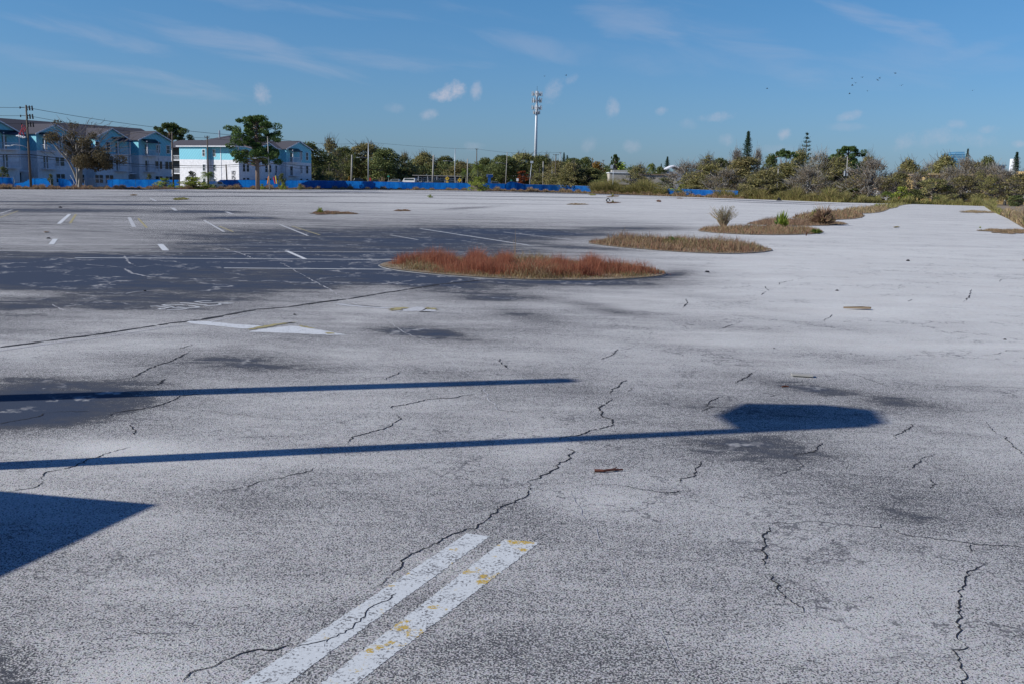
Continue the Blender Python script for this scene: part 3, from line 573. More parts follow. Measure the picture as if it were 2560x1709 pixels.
def proto(name, leafm, woodm, gen, w, h):
    (V, F_), mb = gen
    pts = [('crown', npmesh('crown', V, F_), M[leafm]), ('trunk', None, None)]
    me = bpy.data.meshes.new('trunk'); me.from_pydata(mb.v, [], mb.f); me.update()
    me.polygons.foreach_set('use_smooth', [True]*len(me.polygons))
    return Proto([('crown', pts[0][1], M[leafm]), ('trunk', me, M[woodm])], w, h)
def pine_gen(seed, w, h, lo, ncl, umb=False):
    rnd = random.Random(seed); cl_ = []
    for i in range(ncl):
        zz = rnd.random(); z = h*(lo+(1-lo)*zz); a = rnd.uniform(0, 6.283)
        prof = (.55+.45*math.sin(math.pi*min(1, zz*1.05))) if not umb else (.25+.75*zz if zz < .8 else .8)
        if zz > .9: prof *= .55
        r = w/2*prof*rnd.uniform(.25, 1)
        cl_.append((r*math.cos(a), r*math.sin(a), min(h-.5, z)))
    cen = []
    for c in cl_:
        rr = rnd.uniform(.55, 1.2)*w/12; n = 190
        q = RNG.normal(size=(n, 3)); q /= np.linalg.norm(q, axis=1, keepdims=True); q *= (rr*RNG.uniform(.2, 1, n)**.5)[:, None]; q[:, 2] *= .7; cen.append(q+np.array(c))
    V, F_ = leafquads(np.concatenate(cen), .45, 0, .38)
    mb = MB(); mb.tube([(0, 0, -.2), (.1, 0, h*.25), (.35, 0, h*.5), (.2, 0, h*.75), (0, 0, h*.95)], [.42, .36, .3, .2, .07], 8)
    for c in cl_:
        z0 = min(c[2]*.93, h*.9); k = z0/h
        p0 = Vector((.25, 0, z0-.6)); mb.tube([p0, p0.lerp(Vector(c), .5)+Vector((0, 0, -.25)), Vector(c)], [.11, .07, .02], 4, False)
    return (V, F_), mb
def norfolk_gen(seed, w, h, bare=0.0, dens=1.0):
    rnd = random.Random(seed); cen = []; mb = MB(); mb.tube([(0, 0, 0), (0, 0, h*.5), (.1, 0, h)], [.28, .2, .04], 6)
    z = h*.18
    while z < h-.3:
        k = (z/h); r = w/2*(1.15-k)**.7*(1.0 if k < .8 else max(.25, (1-k)*5)); nb = 7; a0 = rnd.uniform(0, 6)
        for i in range(nb):
            a = a0+i*6.283/nb+rnd.uniform(-.2, .2); rr = r*rnd.uniform(.6, 1.15)
            e = Vector((rr*math.cos(a), rr*math.sin(a), z+rr*.35)); p = Vector((0, 0, z)); mb.tube([p, p.lerp(e, .5)+Vector((0, 0, -.06)), e], [.05, .04, .02], 3, False)
            st = .62 if bare else .15
            for q in np.linspace(st, 1, 4 if bare else 7):
                c = p.lerp(e, q)
                n = int((7 if bare else 9)*dens)
                cen.append(np.array([c.x, c.y, c.z+.12])+RNG.normal(size=(n, 3))*np.array([.17, .17, .16]))
        z += h*(.065 if bare else .034)
    V, F_ = leafquads(np.concatenate(cen), .30, 0, .5); return (V, F_), mb
def palm_gen(seed, w, h, nf=26, fan=False):
    rnd = random.Random(seed); vs = []; fs = []; mb = MB()
    mb.tube([(0, 0, -.1), (.1, 0, h*.4), (.15, .05, h*.8)], [.22, .17, .16], 7)
    top = Vector((.15, .05, h*.8)); b = 0
    for i in range(nf):
        a = rnd.uniform(0, 6.283); up = rnd.uniform(-.35, 1.1); L = w/2*rnd.uniform(.8, 1.1); pts = []
        for k in range(9):
            s_ = k/8; pts.append(top+Vector((math.cos(a)*math.cos(up*.8)*L*s_, math.sin(a)*math.cos(up*.8)*L*s_, L*(math.sin(up)*s_-.75*s_*s_))))
        for k in range(1, 9):
            p, q = pts[k-1], pts[k]; side = Vector((-math.sin(a), math.cos(a), 0)); ll = L*.30*(math.sin(math.pi*min(1, k/8.6))+.2)
            for sg in (-1, 1):
                for m_ in (0, .5):
                    c = p.lerp(q, m_); tip = c+side*sg*ll+(q-p)*.9+Vector((0, 0, -ll*.45)); w_ = (q-p)*.28
                    vs += [c, c+w_, tip+w_*.2, tip]; fs.append((b, b+1, b+2, b+3)); b += 4
    return (np.array([tuple(q) for q in vs]), np.array(fs)), mb
PR = {}
PR['oak'] = [proto('oak', 'oak', 'bark', crown_tree(s, nclump=105, per=95, base=.07), 8.0, 9.9) for s in (1, 2, 3)]
PR['oakolive'] = [proto('oak', 'olive', 'bark', crown_tree(s, nclump=95, per=85, base=.07, twigs=160), 8.2, 9.9) for s in (4, 5, 6)]
PR['sparse'] = [proto('sp', 'dry', 'pale', crown_tree(s, nclump=85, per=60, base=.10, leaf=.30, twigs=420, cr_=1.3), 9.2, 10.4) for s in (7, 8)]
PR['ragged'] = [proto('rg', 'olive', 'bark', crown_tree(s, nclump=50, per=85, base=.2, leaf=.38, twigs=260, cr_=1.15), 9.5, 11) for s in (9, 10)]
PR['pine'] = [proto('pn', 'pine', 'pinebark', pine_gen(s, 12, 15, .36, 100), 11, 15) for s in (1, 2)]
PR['umb'] = [proto('um', 'pine', 'pinebark', umb_gen(5, 11, 12), 10.5, 12)]
PR['norfolk'] = [proto('nf', 'nor', 'bark', norfolk_gen(1, 5, 18, dens=.75), 3.9, 18)]
PR['norbare'] = [proto('nb', 'nor', 'bark', norfolk_gen(2, 6, 18, 1, .8), 4.4, 18)]
PR['palm'] = [proto('pm', 'palm', 'conc', palm_gen(1, 6, 7), 6, 7)]
PR['shrub'] = [proto('sh', 'lime', 'bark', crown_tree(21, 3, 2.6, .05, 26, 60, .2, .5, trunk_r=.06), 2.3, 2.6)]
PR['darkshrub'] = [proto('ds', 'oak', 'bark', crown_tree(22, 4, 4, .05, 30, 70, .28, .7, trunk_r=.08), 3.3, 4)]
PR['grayshrub'] = [proto('gs', 'olive', 'bark', crown_tree(23, 4, 4, .05, 34, 70, .26, .7, trunk_r=.08, twigs=60), 3.3, 4)]
PR['red'] = [proto('rd', 'redleaf', 'bark', pine_gen(8, 3.5, 7, .1, 46), 3.5, 7)]
PR['gold'] = [proto('gd', 'goldleaf', 'bark', crown_tree(24, 3, 4, .05, 26, 60, .25, .55, trunk_r=.08), 3, 4)]
def plant(kind, x, yt, wpx, D, label, name='tree', cat='tree', group=None, idx=None):
    pr = PR[kind]; k = (len(label)*7+x) % len(pr) if idx is None else idx; pr = pr[k]
    X, zt = ZAT(x, yt, D); zb = gz(D); X = PX(x, D, (zt+zb)/2); h = (zt-zb)/pr.h; w = wpx*D/F/pr.w
    o = empty(name, (X, D, zb), random.uniform(0, 6.28), label, cat, group); o.scale = (w, w, h)
    for n, me, mt in pr.parts:
        if not me.materials: me.materials.append(mt)
        c = bpy.data.objects.new(n, me); C.objects.link(c); c.parent = o
    return o
TREES = [
 ('pine', 643, 290, 150, 198, 'tallest broad pine in front of the blue and white building corner', 'pine_tree', 'pine tree'),
 ('pine', 424, 309, 112, 262, 'pine rising behind the right end of the long blue apartment building', 'pine_tree', 'pine tree'),
 ('oak', 768, 362, 130, 262, 'dense dark oak directly right of the blue and white building', 'oak_tree', 'tree'),
 ('ragged', 825, 345, 96, 292, 'ragged treetop standing above the dark oaks right of the white building', 'oak_tree', 'tree'),
 ('oak', 862, 372, 90, 392, 'dark oak behind the first pale concrete post', 'oak_tree', 'tree'),
 ('oakolive', 915, 362, 105, 396, 'olive green oak behind the street light with the arm, left of the white van', 'oak_tree', 'tree'),
 ('oak', 965, 378, 105, 390, 'wide dark oak above the parked cars', 'oak_tree', 'tree'),
 ('ragged', 1012, 383, 64, 400, 'grey-topped tree above the white van', 'tree', 'tree'),
 ('oakolive', 1062, 386, 80, 412, 'olive tree behind the thick pale post', 'oak_tree', 'tree'),
 ('oak', 1112, 396, 80, 415, 'low dark tree between the thick pale post and the two palms', 'oak_tree', 'tree'),
 ('oakolive', 1155, 408, 70, 400, 'far olive tree seen behind the left palm', 'tree', 'tree'),
 ('oak', 1214, 400, 64, 380, 'dark tree right of the two palms', 'oak_tree', 'tree'),
 ('oak', 1262, 390, 96, 372, 'big dark oak behind the blue pylon sign', 'oak_tree', 'tree'),
 ('oakolive', 1308, 386, 100, 378, 'broad oak just left of the cell tower foot', 'oak_tree', 'tree'),
 ('oak', 1350, 392, 80, 372, 'dark oak hiding the foot of the cell tower', 'oak_tree', 'tree'),
 ('ragged', 1366, 386, 54, 430, 'thin bare treetops right of the cell tower', 'tree', 'tree'),
 ('norfolk', 1409, 381, 13, 480, 'far slim conifer right of the pole with a lamp arm', 'conifer_tree', 'conifer'),
 ('norfolk', 1417, 388, 13, 470, 'shorter of the two far conifers near the pole with a lamp arm', 'conifer_tree', 'conifer'),
 ('oakolive', 1392, 404, 60, 345, 'olive tree behind the pole with a crossarm', 'tree', 'tree'),
 ('oak', 1435, 397, 80, 390, 'dark far tree left of the brown-orange treetop', 'tree', 'tree'),
 ('oakolive', 1425, 412, 80, 330, 'olive tree right of the rust-red shrub by the crossarm pole', 'tree', 'tree'),
 ('oak', 1462, 394, 50, 410, 'dark treetop peeking above the grey-green oaks in mid picture', 'tree', 'tree'),
 ('gold', 1492, 399, 48, 360, 'orange-brown treetop left of the boxy lamp head', 'tree', 'tree'),
 ('oak', 1470, 420, 120, 335, 'low wide dark oak left of the beige building', 'oak_tree', 'tree'),
 ('sparse', 1440, 428, 70, 334, 'twiggy grey tree in front of the dark oak left of the beige building', 'tree', 'tree'),
 ('pine', 1536, 387, 28, 340, 'narrow pine above the boxy lamp head', 'pine_tree', 'pine tree'),
 ('shrub', 1552, 408, 60, 350, 'bright green treetop right of the boxy lamp head', 'tree', 'tree'),
 ('oak', 1520, 430, 46, 322, 'small dark oak under the boxy lamp head', 'oak_tree', 'tree'),
 ('ragged', 1600, 412, 90, 302, 'spreading grey-green oak with twisted trunk in front of the beige building', 'oak_tree', 'tree'),
 ('palm', 1628, 400, 38, 330, 'dark palm above the flat roof of the beige building', 'palm_tree', 'palm'),
 ('oak', 1650, 418, 36, 345, 'dark tree left of the white gable roof', 'tree', 'tree'),
 ('norfolk', 1667, 391, 18, 400, 'small norfolk pine left of the white gable roof', 'norfolk_pine', 'conifer'),
 ('norfolk', 1652, 409, 9, 420, 'tiny far conifer above the beige building', 'conifer_tree', 'conifer'),
 ('darkshrub', 1660, 440, 50, 290, 'dark bush at the right end of the beige building', 'bush', 'bush'),
 ('sparse', 1725, 404, 120, 275, 'brown-grey leafless oak right of the white gable roof', 'oak_tree', 'tree'),
 ('ragged', 1770, 388, 90, 285, 'tall twiggy treetop left of the tall dark norfolk pine', 'tree', 'tree'),
 ('oak', 1800, 398, 70, 290, 'dark green tree with pale limbs behind the leafless oaks', 'oak_tree', 'tree'),
 ('norfolk', 1867, 327, 30, 330, 'tall dense dark norfolk pine, tallest on the right', 'norfolk_pine', 'conifer'),
 ('sparse', 1838, 374, 50, 310, 'pinkish bare treetop just left of the tall norfolk pine', 'tree', 'tree'),
 ('sparse', 1893, 374, 34, 312, 'pinkish bare treetop just right of the tall norfolk pine', 'tree', 'tree'),
 ('oakolive', 1862, 396, 120, 262, 'olive oak below the tall norfolk pine', 'oak_tree', 'tree'),
 ('sparse', 1812, 425, 100, 256, 'spreading leafless oak with a forked trunk below the norfolk pine', 'oak_tree', 'tree'),
 ('oak', 1925, 395, 50, 290, 'dark green tree left of the flat-topped pine', 'tree', 'tree'),
 ('umb', 1960, 371, 58, 270, 'flat-topped umbrella pine with bare forked trunk', 'pine_tree', 'pine tree'),
 ('norbare', 2013, 330, 38, 340, 'see-through skeletal norfolk pine right of the umbrella pine', 'norfolk_pine', 'conifer'),
 ('oakolive', 2000, 384, 70, 275, 'brown-green tree below the skeletal norfolk pine', 'tree', 'tree'),
 ('sparse', 2045, 378, 86, 250, 'pinkish-brown bare tree left of the bright green pine', 'tree', 'tree'),
 ('oakolive', 1915, 430, 110, 232, 'grey-olive oak behind the leaning wooden pole', 'oak_tree', 'tree'),
 ('sparse', 2020, 425, 110, 226, 'dense grey twiggy oak in front of the bare pinkish tree', 'oak_tree', 'tree'),
 ('pine', 2118, 367, 96, 268, 'bright green broad pine behind the transformer pole', 'pine_tree', 'pine tree'),
 ('shrub', 2080, 395, 56, 262, 'bright green lower tree left of the bright green pine', 'tree', 'tree'),
 ('ragged', 2170, 380, 60, 275, 'thin brown treetop right of the bright green pine', 'tree', 'tree'),
 ('sparse', 2176, 400, 124, 222, 'large grey leafless oak with dark leaning trunk right of the transformer pole', 'oak_tree', 'tree'),
 ('ragged', 2240, 425, 90, 218, 'grey tree with a long dark limb left of the green hedge', 'oak_tree', 'tree'),
 ('oakolive', 2270, 404, 74, 262, 'olive tree behind the thin post by the green hedge', 'tree', 'tree'),
 ('sparse', 2330, 402, 90, 268, 'brown bare treetops left of the blue glass tower', 'tree', 'tree'),
 ('oakolive', 2362, 395, 90, 258, 'broad olive oak in front of the blue glass tower', 'oak_tree', 'tree'),
 ('norfolk', 2415, 371, 17, 420, 'norfolk pine standing beside the blue glass tower', 'norfolk_pine', 'conifer'),
 ('sparse', 2415, 397, 84, 250, 'pinkish bare tree under the norfolk pine by the blue tower', 'tree', 'tree'),
 ('oak', 2465, 399, 60, 290, 'green treetop between the blue and the white tower', 'tree', 'tree'),
 ('sparse', 2485, 409, 90, 262, 'brown bare crown between the blue and the white tower', 'tree', 'tree'),
 ('norfolk', 2537, 379, 26, 330, 'dark norfolk pine in front of the white tower at the right edge', 'norfolk_pine', 'conifer'),
 ('ragged', 2545, 428, 110, 205, 'olive oak at the right edge of the frame', 'oak_tree', 'tree'),
 ('ragged', 2335, 440, 110, 212, 'grey-brown oak in front of the pointed yellow wall', 'oak_tree', 'tree'),
 ('ragged', 2410, 432, 96, 214, 'olive-brown oak right of the grey-brown one, before the yellow building', 'oak_tree', 'tree'),
 ('ragged', 2480, 436, 110, 208, 'oak with dark low trunk before the right part of the yellow building', 'oak_tree', 'tree'),
 ('ragged', 2300, 424, 80, 224, 'olive tree hiding the left end of the yellow building roof', 'oak_tree', 'tree'),
 ('sparse', 2375, 420, 90, 224, 'brown bare crown right above the pointed yellow wall', 'oak_tree', 'tree'),
 ('ragged', 2450, 424, 84, 222, 'olive crown in front of the middle of the yellow building roof', 'oak_tree', 'tree'),
 ('sparse', 2515, 426, 80, 220, 'brown bare crown before the right part of the yellow building roof', 'oak_tree', 'tree'),
 ('oakolive', 2440, 409, 90, 275, 'olive crown behind the yellow building, right of the norfolk pine', 'oak_tree', 'tree'),
 ('oakolive', 1965, 412, 120, 256, 'wide olive oak around the trunk of the umbrella pine', 'oak_tree', 'tree'),
 ('oakolive', 2090, 402, 120, 250, 'olive oak mass below the bright green pine', 'oak_tree', 'tree'),
 ('oakolive', 1775, 412, 110, 268, 'olive oak mass between the leafless oaks', 'oak_tree', 'tree'),
 ('sparse', 2290, 436, 70, 222, 'brown twiggy tree right above the green hedge', 'tree', 'tree'),
 ('oakolive', 1740, 450, 80, 264, 'low olive oak over the right end of the blue fence', 'oak_tree', 'tree'),
 ('oakolive', 2060, 440, 70, 232, 'low olive tree left of the transformer pole', 'tree', 'tree'),
 ('oakolive', 2140, 440, 60, 230, 'low olive tree right of the transformer pole', 'tree', 'tree'),
 ('darkshrub', 1965, 462, 70, 236, 'dark undergrowth bush right of the leaning wooden pole', 'bush', 'bush'),
 ('darkshrub', 2035, 464, 80, 234, 'dark undergrowth bush left of the pale green shrub', 'bush', 'bush'),
 ('darkshrub', 2125, 468, 90, 226, 'dark undergrowth bush at the foot of the transformer pole', 'bush', 'bush'),
 ('darkshrub', 1880, 466, 80, 252, 'dark undergrowth bush left of the leaning wooden pole', 'bush', 'bush'),
 ('darkshrub', 1590, 458, 40, 303, 'dark bush in front of the beige building doorway', 'bush', 'bush'),
 ('shrub', 1710, 462, 60, 268, 'bright green bush behind the right end of the blue fence', 'bush', 'bush'),
 ('shrub', 1455, 452, 40, 330, 'bright green bush behind the fence left of the beige building', 'bush', 'bush'),
 ('shrub', 2085, 474, 24, 214, 'pale green shrub in the tall weeds left of the transformer pole', 'bush', 'bush'),
 ('shrub', 2255, 468, 50, 205, 'bright green end of the hedge', 'bush', 'bush'),
 ('darkshrub', 2285, 470, 50, 206, 'dark green end of the hedge', 'bush', 'bush'),
 ('palm', 2218, 476, 44, 204, 'low dark palmetto left of the hedge', 'palmetto', 'palm'),
 ('darkshrub', 2350, 490, 36, 200, 'small dark bush before the yellow wall', 'bush', 'bush'),
 ('darkshrub', 2545, 486, 50, 196, 'dark bush at the right frame edge', 'bush', 'bush'),
 ('palm', 1165, 416, 38, 352, 'left of the two yellow-green palms behind the fence', 'palm_tree', 'palm'),
 ('palm', 1194, 405, 40, 350, 'right of the two yellow-green palms behind the fence', 'palm_tree', 'palm'),
 ('shrub', 1194, 443, 46, 300, 'bright yellow-green bush overgrowing the blue fence under the palms', 'bush', 'bush'),
 ('red', 1308, 427, 36, 352, 'wider rust-red small tree behind the fence, left of the flood light', 'small_tree', 'tree'),
 ('red', 1395, 431, 18, 345, 'narrow rust-red small tree by the crossarm pole', 'small_tree', 'tree'),
 ('grayshrub', 1345, 433, 44, 350, 'grey-green shrub right of the flood light', 'bush', 'bush'),
 ('grayshrub', 1374, 428, 36, 350, 'grey-green shrub left of the crossarm pole', 'bush', 'bush'),
 ('palm', 518, 425, 46, 190, 'cabbage palm at the gap in the blue fence', 'palm_tree', 'palm'),
 ('darkshrub', 478, 424, 26, 205, 'dark spiky shrub left of the cabbage palm', 'bush', 'bush'),
 ('darkshrub', 8, 412, 26, 160, 'dark conical bush at the left frame edge', 'bush', 'bush'),
 ('darkshrub', 126, 432, 14, 166, 'small dark shrub against the long blue building', 'bush', 'bush'),
 ('darkshrub', 372, 432, 16, 186, 'small shrub before the right bay of the long building', 'bush', 'bush'),
 ('darkshrub', 705, 430, 22, 215, 'dark triangular shrub in front of the right gable', 'bush', 'bush'),
 ('darkshrub', 800, 414, 22, 250, 'dark rounded juniper in front of the oaks', 'bush', 'bush'),
 ('grayshrub', 822, 428, 34, 252, 'grey shrub right of the dark juniper', 'bush', 'bush'),
 ('gold', 854, 430, 18, 300, 'golden pointed shrub left of the first pale post', 'bush', 'bush'),
 ('gold', 873, 438, 10, 302, 'smaller golden shrub at the foot of the first pale post', 'bush', 'bush'),
 ('grayshrub', 762, 425, 30, 250, 'olive shrub at the right corner of the white building', 'bush', 'bush'),
 ('shrub', 412, 446, 44, 178, 'yellow-green palmetto clump before the fence, left of the pair', 'palmetto', 'bush'),
 ('shrub', 482, 444, 78, 182, 'largest yellow-green bush clump in the fence gap', 'bush', 'bush'),
 ('shrub', 655, 461, 16, 203, 'small bright green tuft at the weedy edge under the big pine', 'bush', 'bush'),
 ('shrub', 708, 458, 14, 207, 'small green sprout on the weedy edge right of the big pine', 'bush', 'bush'),
 ('grayshrub', 750, 459, 12, 209, 'small grey-green sprout before the fence near the building corner', 'bush', 'bush'),
 ('shrub', 1075, 487, 12, 0, 'small green tuft alone on the far asphalt', 'weed', 'weed'),
]
for a in TREES:
    a = list(a)
    if a[4] == 0: a[4] = G(a[1], 495)[1]
    plant(*a[:6], name=a[6], cat=a[7])
# large ragged tree at the left with pale forked trunk
def left_tree():
    D = 158; X, zt = ZAT(185, 300, D); s = D/F
    o = empty('leafless_tree', (PX(198, D, 0), D, 0), 0, 'large half-bare tree with pale forked trunk before the long blue building', 'tree')
    rnd = random.Random(4); mb = MB()
    def P(x, y, dy=0): q = ZAT(x, y, D); return Vector((q[0]-o.location.x, dy, q[1]))
    mb.tube([P(200, 470), P(201, 430), P(198, 400, .3), P(200, 385, .5)], [.42, .34, .3, .2], 8)
    mb.tube([P(196, 462), P(188, 430, -.5), P(178, 405, -.9), P(150, 372, -1), P(135, 352, -1)], [.2, .17, .14, .12, .06], 6)
    mb.tube([P(197, 462, -.6), P(198, 425, -.8), P(196, 410, -1)], [.14, .12, .1], 6)
    limbs = [(165, 385), (150, 355), (160, 330), (168, 310), (205, 345), (225, 335), (240, 370), (265, 385), (285, 395), (215, 330), (180, 345), (300, 380), (232, 345), (150, 310), (200, 320), (270, 360), (245, 410), (260, 415), (165, 400), (140, 345)]
    tg = [P(x, y, rnd.uniform(-4, 4)) for x, y in limbs]
    branches(mb, P(200, 385), .38, tg, .6, 6, 2, .5)
    cen = []
    clumps = [(138, 345, 1.1, 130), (165, 350, 1.0, 100), (170, 375, 1.5, 160), (180, 390, 1.5, 180), (200, 400, 1.6, 200), (222, 405, 1.4, 200), (240, 412, 1.3, 180), (258, 405, 1.3, 150), (205, 370, 1.4, 120), (225, 355, 1.1, 80), (250, 385, 1.4, 140), (270, 392, 1.2, 110), (285, 400, 1.0, 60), (165, 335, .8, 60), (230, 340, .7, 40), (275, 415, .9, 70), (160, 365, 1, 80), (215, 385, 1.5, 150), (190, 355, 1.2, 90), (168, 312, .8, 25), (143, 306, .6, 15)]
    for x, y, r, n in clumps:
        n = int(n*2.9); q = RNG.normal(size=(n*2, 3)); q /= np.linalg.norm(q, axis=1, keepdims=True); q *= (r*RNG.uniform(.1, 1, n*2)**.5)[:, None]; c = P(x, y, rnd.uniform(-3, 3)); cen.append(q*np.array([1.1, 1.4, .9])+np.array(tuple(c)))
    V, F_ = leafquads(np.concatenate(cen), .26); link('crown', npmesh('crown', V, F_), M['leftleaf'], o)
    tw = MB()
    for i in range(330):
        x = rnd.gauss(215, 45); y = rnd.gauss(362, 28)
        if x < 130 or x > 312 or y < 302 or y > 420: continue
        p = P(x, y, rnd.uniform(-4, 4)); d = Vector(((x-200)*.02+rnd.gauss(0, .5), rnd.gauss(0, .4), rnd.uniform(.2, 1.2)))
        tw.tube([p, p+d*.5+Vector((rnd.gauss(0, .12), 0, 0)), p+d], [.04, .03, .012], 3, False)
    link('trunk', bpy.data.meshes.new('trunk'), M['pale'], o); tr_ = o.children[-1]
    tr_.data.from_pydata(mb.v, [], mb.f); tr_.data.materials.clear(); tr_.data.materials.append(M['pale'])
    tw.build('twigs', M['bark'], o)
left_tree()
# backdrop wood, one mass
def woodland(n_, xr, Dr, hr):
    cen = []
    rnd = random.Random(9)
    for i in range(n_):
        x = rnd.uniform(*xr); D = rnd.uniform(*Dr)
        if 1530 < x < 1710: D = rnd.uniform(400, 440)
        h = rnd.uniform(1.5, hr); X = PX(x, D, h); n = 120; r = rnd.uniform(1.6, 3.4)
        q = RNG.normal(size=(n, 3)); q /= np.linalg.norm(q, axis=1, keepdims=True); q *= (r*RNG.uniform(.2, 1, n)**.5)[:, None]; q[:, 2] *= .75
        cen.append(q+np.array([X, D, h+gz(D)]))
    V, F_ = leafquads(np.concatenate(cen), .7); return npmesh('woodland', V, F_)
tag(link('woodland', woodland(460, (700, 1600), (400, 445), 8.5), M['oak']), 'dark green far woodland mass behind the middle of the fence', 'woodland', kind='stuff')
tag(link('woodland', woodland(420, (1540, 2760), (295, 345), 6.5), M['olive']), 'olive far woodland mass behind the trees on the right', 'woodland', kind='stuff')

# ---------------------------------------------------------------- grass islands and verge weeds
def inpoly(pts, poly_):
    x, y = pts[:, 0], pts[:, 1]; r = np.zeros(len(x), bool); n = len(poly_)
    for i in range(n):
        x0, y0 = poly_[i]; x1, y1 = poly_[(i+1) % n]
        c = ((y0 > y) != (y1 > y)) & (x < (x1-x0)*(y-y0)/(y1-y0+1e-9)+x0); r ^= c
    return r
def island(name, label, pts, n, h, w, m, hfun=None, kerb=True, soil=True, lean=.35):
    P = [G(*p) for p in pts]; q = []
    for i in range(len(P)):                                           # smooth outline (Chaikin)
        a, b = P[i], P[(i+1) % len(P)]; q += [ext(a, b, .25), ext(a, b, .75)]
    P = q
    if not kerb and soil:
        q = []
        for i in range(len(P)):
            a, b = P[i], P[(i+1) % len(P)]; q += [a, ext(a, b, .33), ext(a, b, .66)]
        c0 = np.mean(q, 0); rj = random.Random(len(label)); ph = [rj.uniform(0, 6.28) for _ in range(4)]
        P = [tuple(c0+(np.array(p)-c0)*(.78+.22*math.sin(i*.9+ph[0])*math.sin(i*.37+ph[1])+rj.uniform(-.14, .14))) for i, p in enumerate(q)]
    lo, hi = np.min(P, 0), np.max(P, 0); S_ = RNG.uniform(lo, hi, (n*3, 2)); S_ = S_[inpoly(S_, P)][:n]
    root = empty(name, (float(lo[0]+hi[0])/2, float(lo[1]+hi[1])/2, 0)); off = np.array(root.location)
    root['kind'] = 'stuff'; root['label'] = label; root['category'] = 'grass patch'
    if soil:
        mb = MB().add([(x-off[0], y-off[1], .025) for x, y in P], [tuple(range(len(P)))]); mb.build('soil', M['dirt'], root)
    if kerb:
        mb = MB(); k = len(P); c = (lo+hi)/2
        for i in range(k):
            a, b = np.array(P[i]), np.array(P[(i+1) % k])
            def o(p): d = p-c; return p+d/np.linalg.norm(d)*.035
            a2, b2 = o(a), o(b); z = .012
            v = [(*(p-off[:2]), zz) for p in (a, b, b2, a2) for zz in (.0, z)]
            mb.add(v, [(1, 3, 5, 7), (6, 7, 5, 4), (0, 2, 3, 1)])
        mb.build('kerb', M['kerb'], root)
    hh = h*(np.array([hfun(x, y) for x, y in S_]) if hfun else 1)*RNG.uniform(.25, 1.0, len(S_))**1.2
    # clump the blades
    PA = np.array(P); PB = np.roll(PA, -1, 0); ed = np.full(len(S_), 1e9)
    for a, b in zip(PA, PB):
        ab = b-a; tt = np.clip(((S_-a)@ab)/max(1e-9, ab@ab), 0, 1); ed = np.minimum(ed, np.linalg.norm(S_-(a+tt[:, None]*ab), axis=1))
    kk = np.minimum(1, .30+.9*ed/max(.35, h*.9)); cl2 = .62+.38*np.sin(S_[:, 0]*3.1/h**.5+2*np.sin(S_[:, 1]*2.3))*np.sin(S_[:, 1]*4.1+S_[:, 0]*1.3)
    hh = hh*kk*np.clip(cl2+RNG.normal(0, .12, len(S_)), .3, 1.15)
    keep = RNG.random(len(S_)) < np.clip(kk*1.2*cl2+.25, 0, 1); S_ = S_[keep]; hh = hh[keep]; hh *= 1.18
    V, F_ = blades(np.column_stack([S_-off[:2], np.full(len(S_), .02)]), hh, w, lean)
    o = link('grass', npmesh('grass', V, F_), M[m], root); o['kind'] = 'stuff'
    return root
def lump(x, y, *cs): return max([.28]+[a*math.exp(-((x-cx)/s)**2) for cx, s, a in cs])
i1 = [(945, 662), (1000, 652), (1100, 650), (1250, 650), (1450, 656), (1560, 664), (1640, 676), (1670, 684), (1650, 692), (1600, 697), (1500, 702), (1380, 702), (1280, 700), (1180, 694), (1100, 688), (1020, 680), (960, 671)]
def h1(x, y):
    return .5+.20*math.sin(x*2.1+1)+.14*math.sin(x*5.3+y*2)+.1*math.sin(x*9+3*y) if x > -2.6 else .22
island('weed_island', 'nearest island of red-brown dry grass beside the dark seam', i1, 34000, .56, .0085, 'islegrass', lambda x, y: max(.2, h1(x, y))*(1 if x < 2.3 else .65), lean=.7)
def plumes(isl, spots, m, n, h, w, lab):
    P = []; H = []
    for x, y, rx, ry, k in spots:
        gx_, gy_ = G(x, y); D_ = gy_; q = RNG.normal(size=(int(n*k), 2))*np.array([rx*D_/F, ry]); P.append(q+np.array([gx_, gy_])); H.append(RNG.uniform(.35, 1, int(n*k))*h*min(1, .55+.45*k)*np.exp(-.5*((q[:, 0]/(rx*D_/F*1.2))**2)))
    P = np.concatenate(P); H = np.concatenate(H); off = isl.location
    V, F_ = blades(np.column_stack([P[:, 0]-off.x, P[:, 1]-off.y, np.full(len(P), .03)]), H, w, .33)
    o = link('seed_heads', npmesh('seed_heads', V, F_), M[m], isl); o['kind'] = 'stuff'; o['label'] = lab
isl1 = [o for o in C.objects if o.name == 'weed_island'][0]
M['redplume'] = leafmat('red_plume', [(0.228, 0.059, 0.042), (0.365, 0.088, 0.060), (0.296, 0.118, 0.075), (0.433, 0.128, 0.084)], .9, .4)
plumes(isl1, [(1085, 666, 30, .3, 1.2), (1118, 670, 22, .3, .8), (1190, 668, 22, .3, 1.3), (1215, 678, 20, .3, .7), (1262, 674, 20, .3, 1.3), (1180, 684, 50, .2, .8), (1478, 680, 22, .35, 1.3), (1440, 692, 40, .15, .8), (1330, 692, 60, .15, .8), (1560, 686, 40, .25, .5), (1040, 662, 20, .2, .5), (1395, 672, 30, .3, .6), (1520, 684, 40, .25, .7), (1340, 678, 30, .25, .5), (1600, 686, 30, .15, .4), (1230, 688, 60, .15, .6), (1010, 664, 20, .15, .4)], 'redplume', 1250, .58, .006, 'reddish feathery seed heads')
i2 = [(1455, 608), (1520, 600), (1600, 597), (1700, 600), (1800, 606), (1890, 616), (1940, 626), (1900, 633), (1820, 636), (1720, 633), (1620, 626), (1530, 618)]
island('weed_island', 'second island of brown grass with a low palmetto, behind the red one', i2, 20000, .5, .012, 'mixgrass', lambda x, y: .7+.3*math.sin(x*1.7+y))
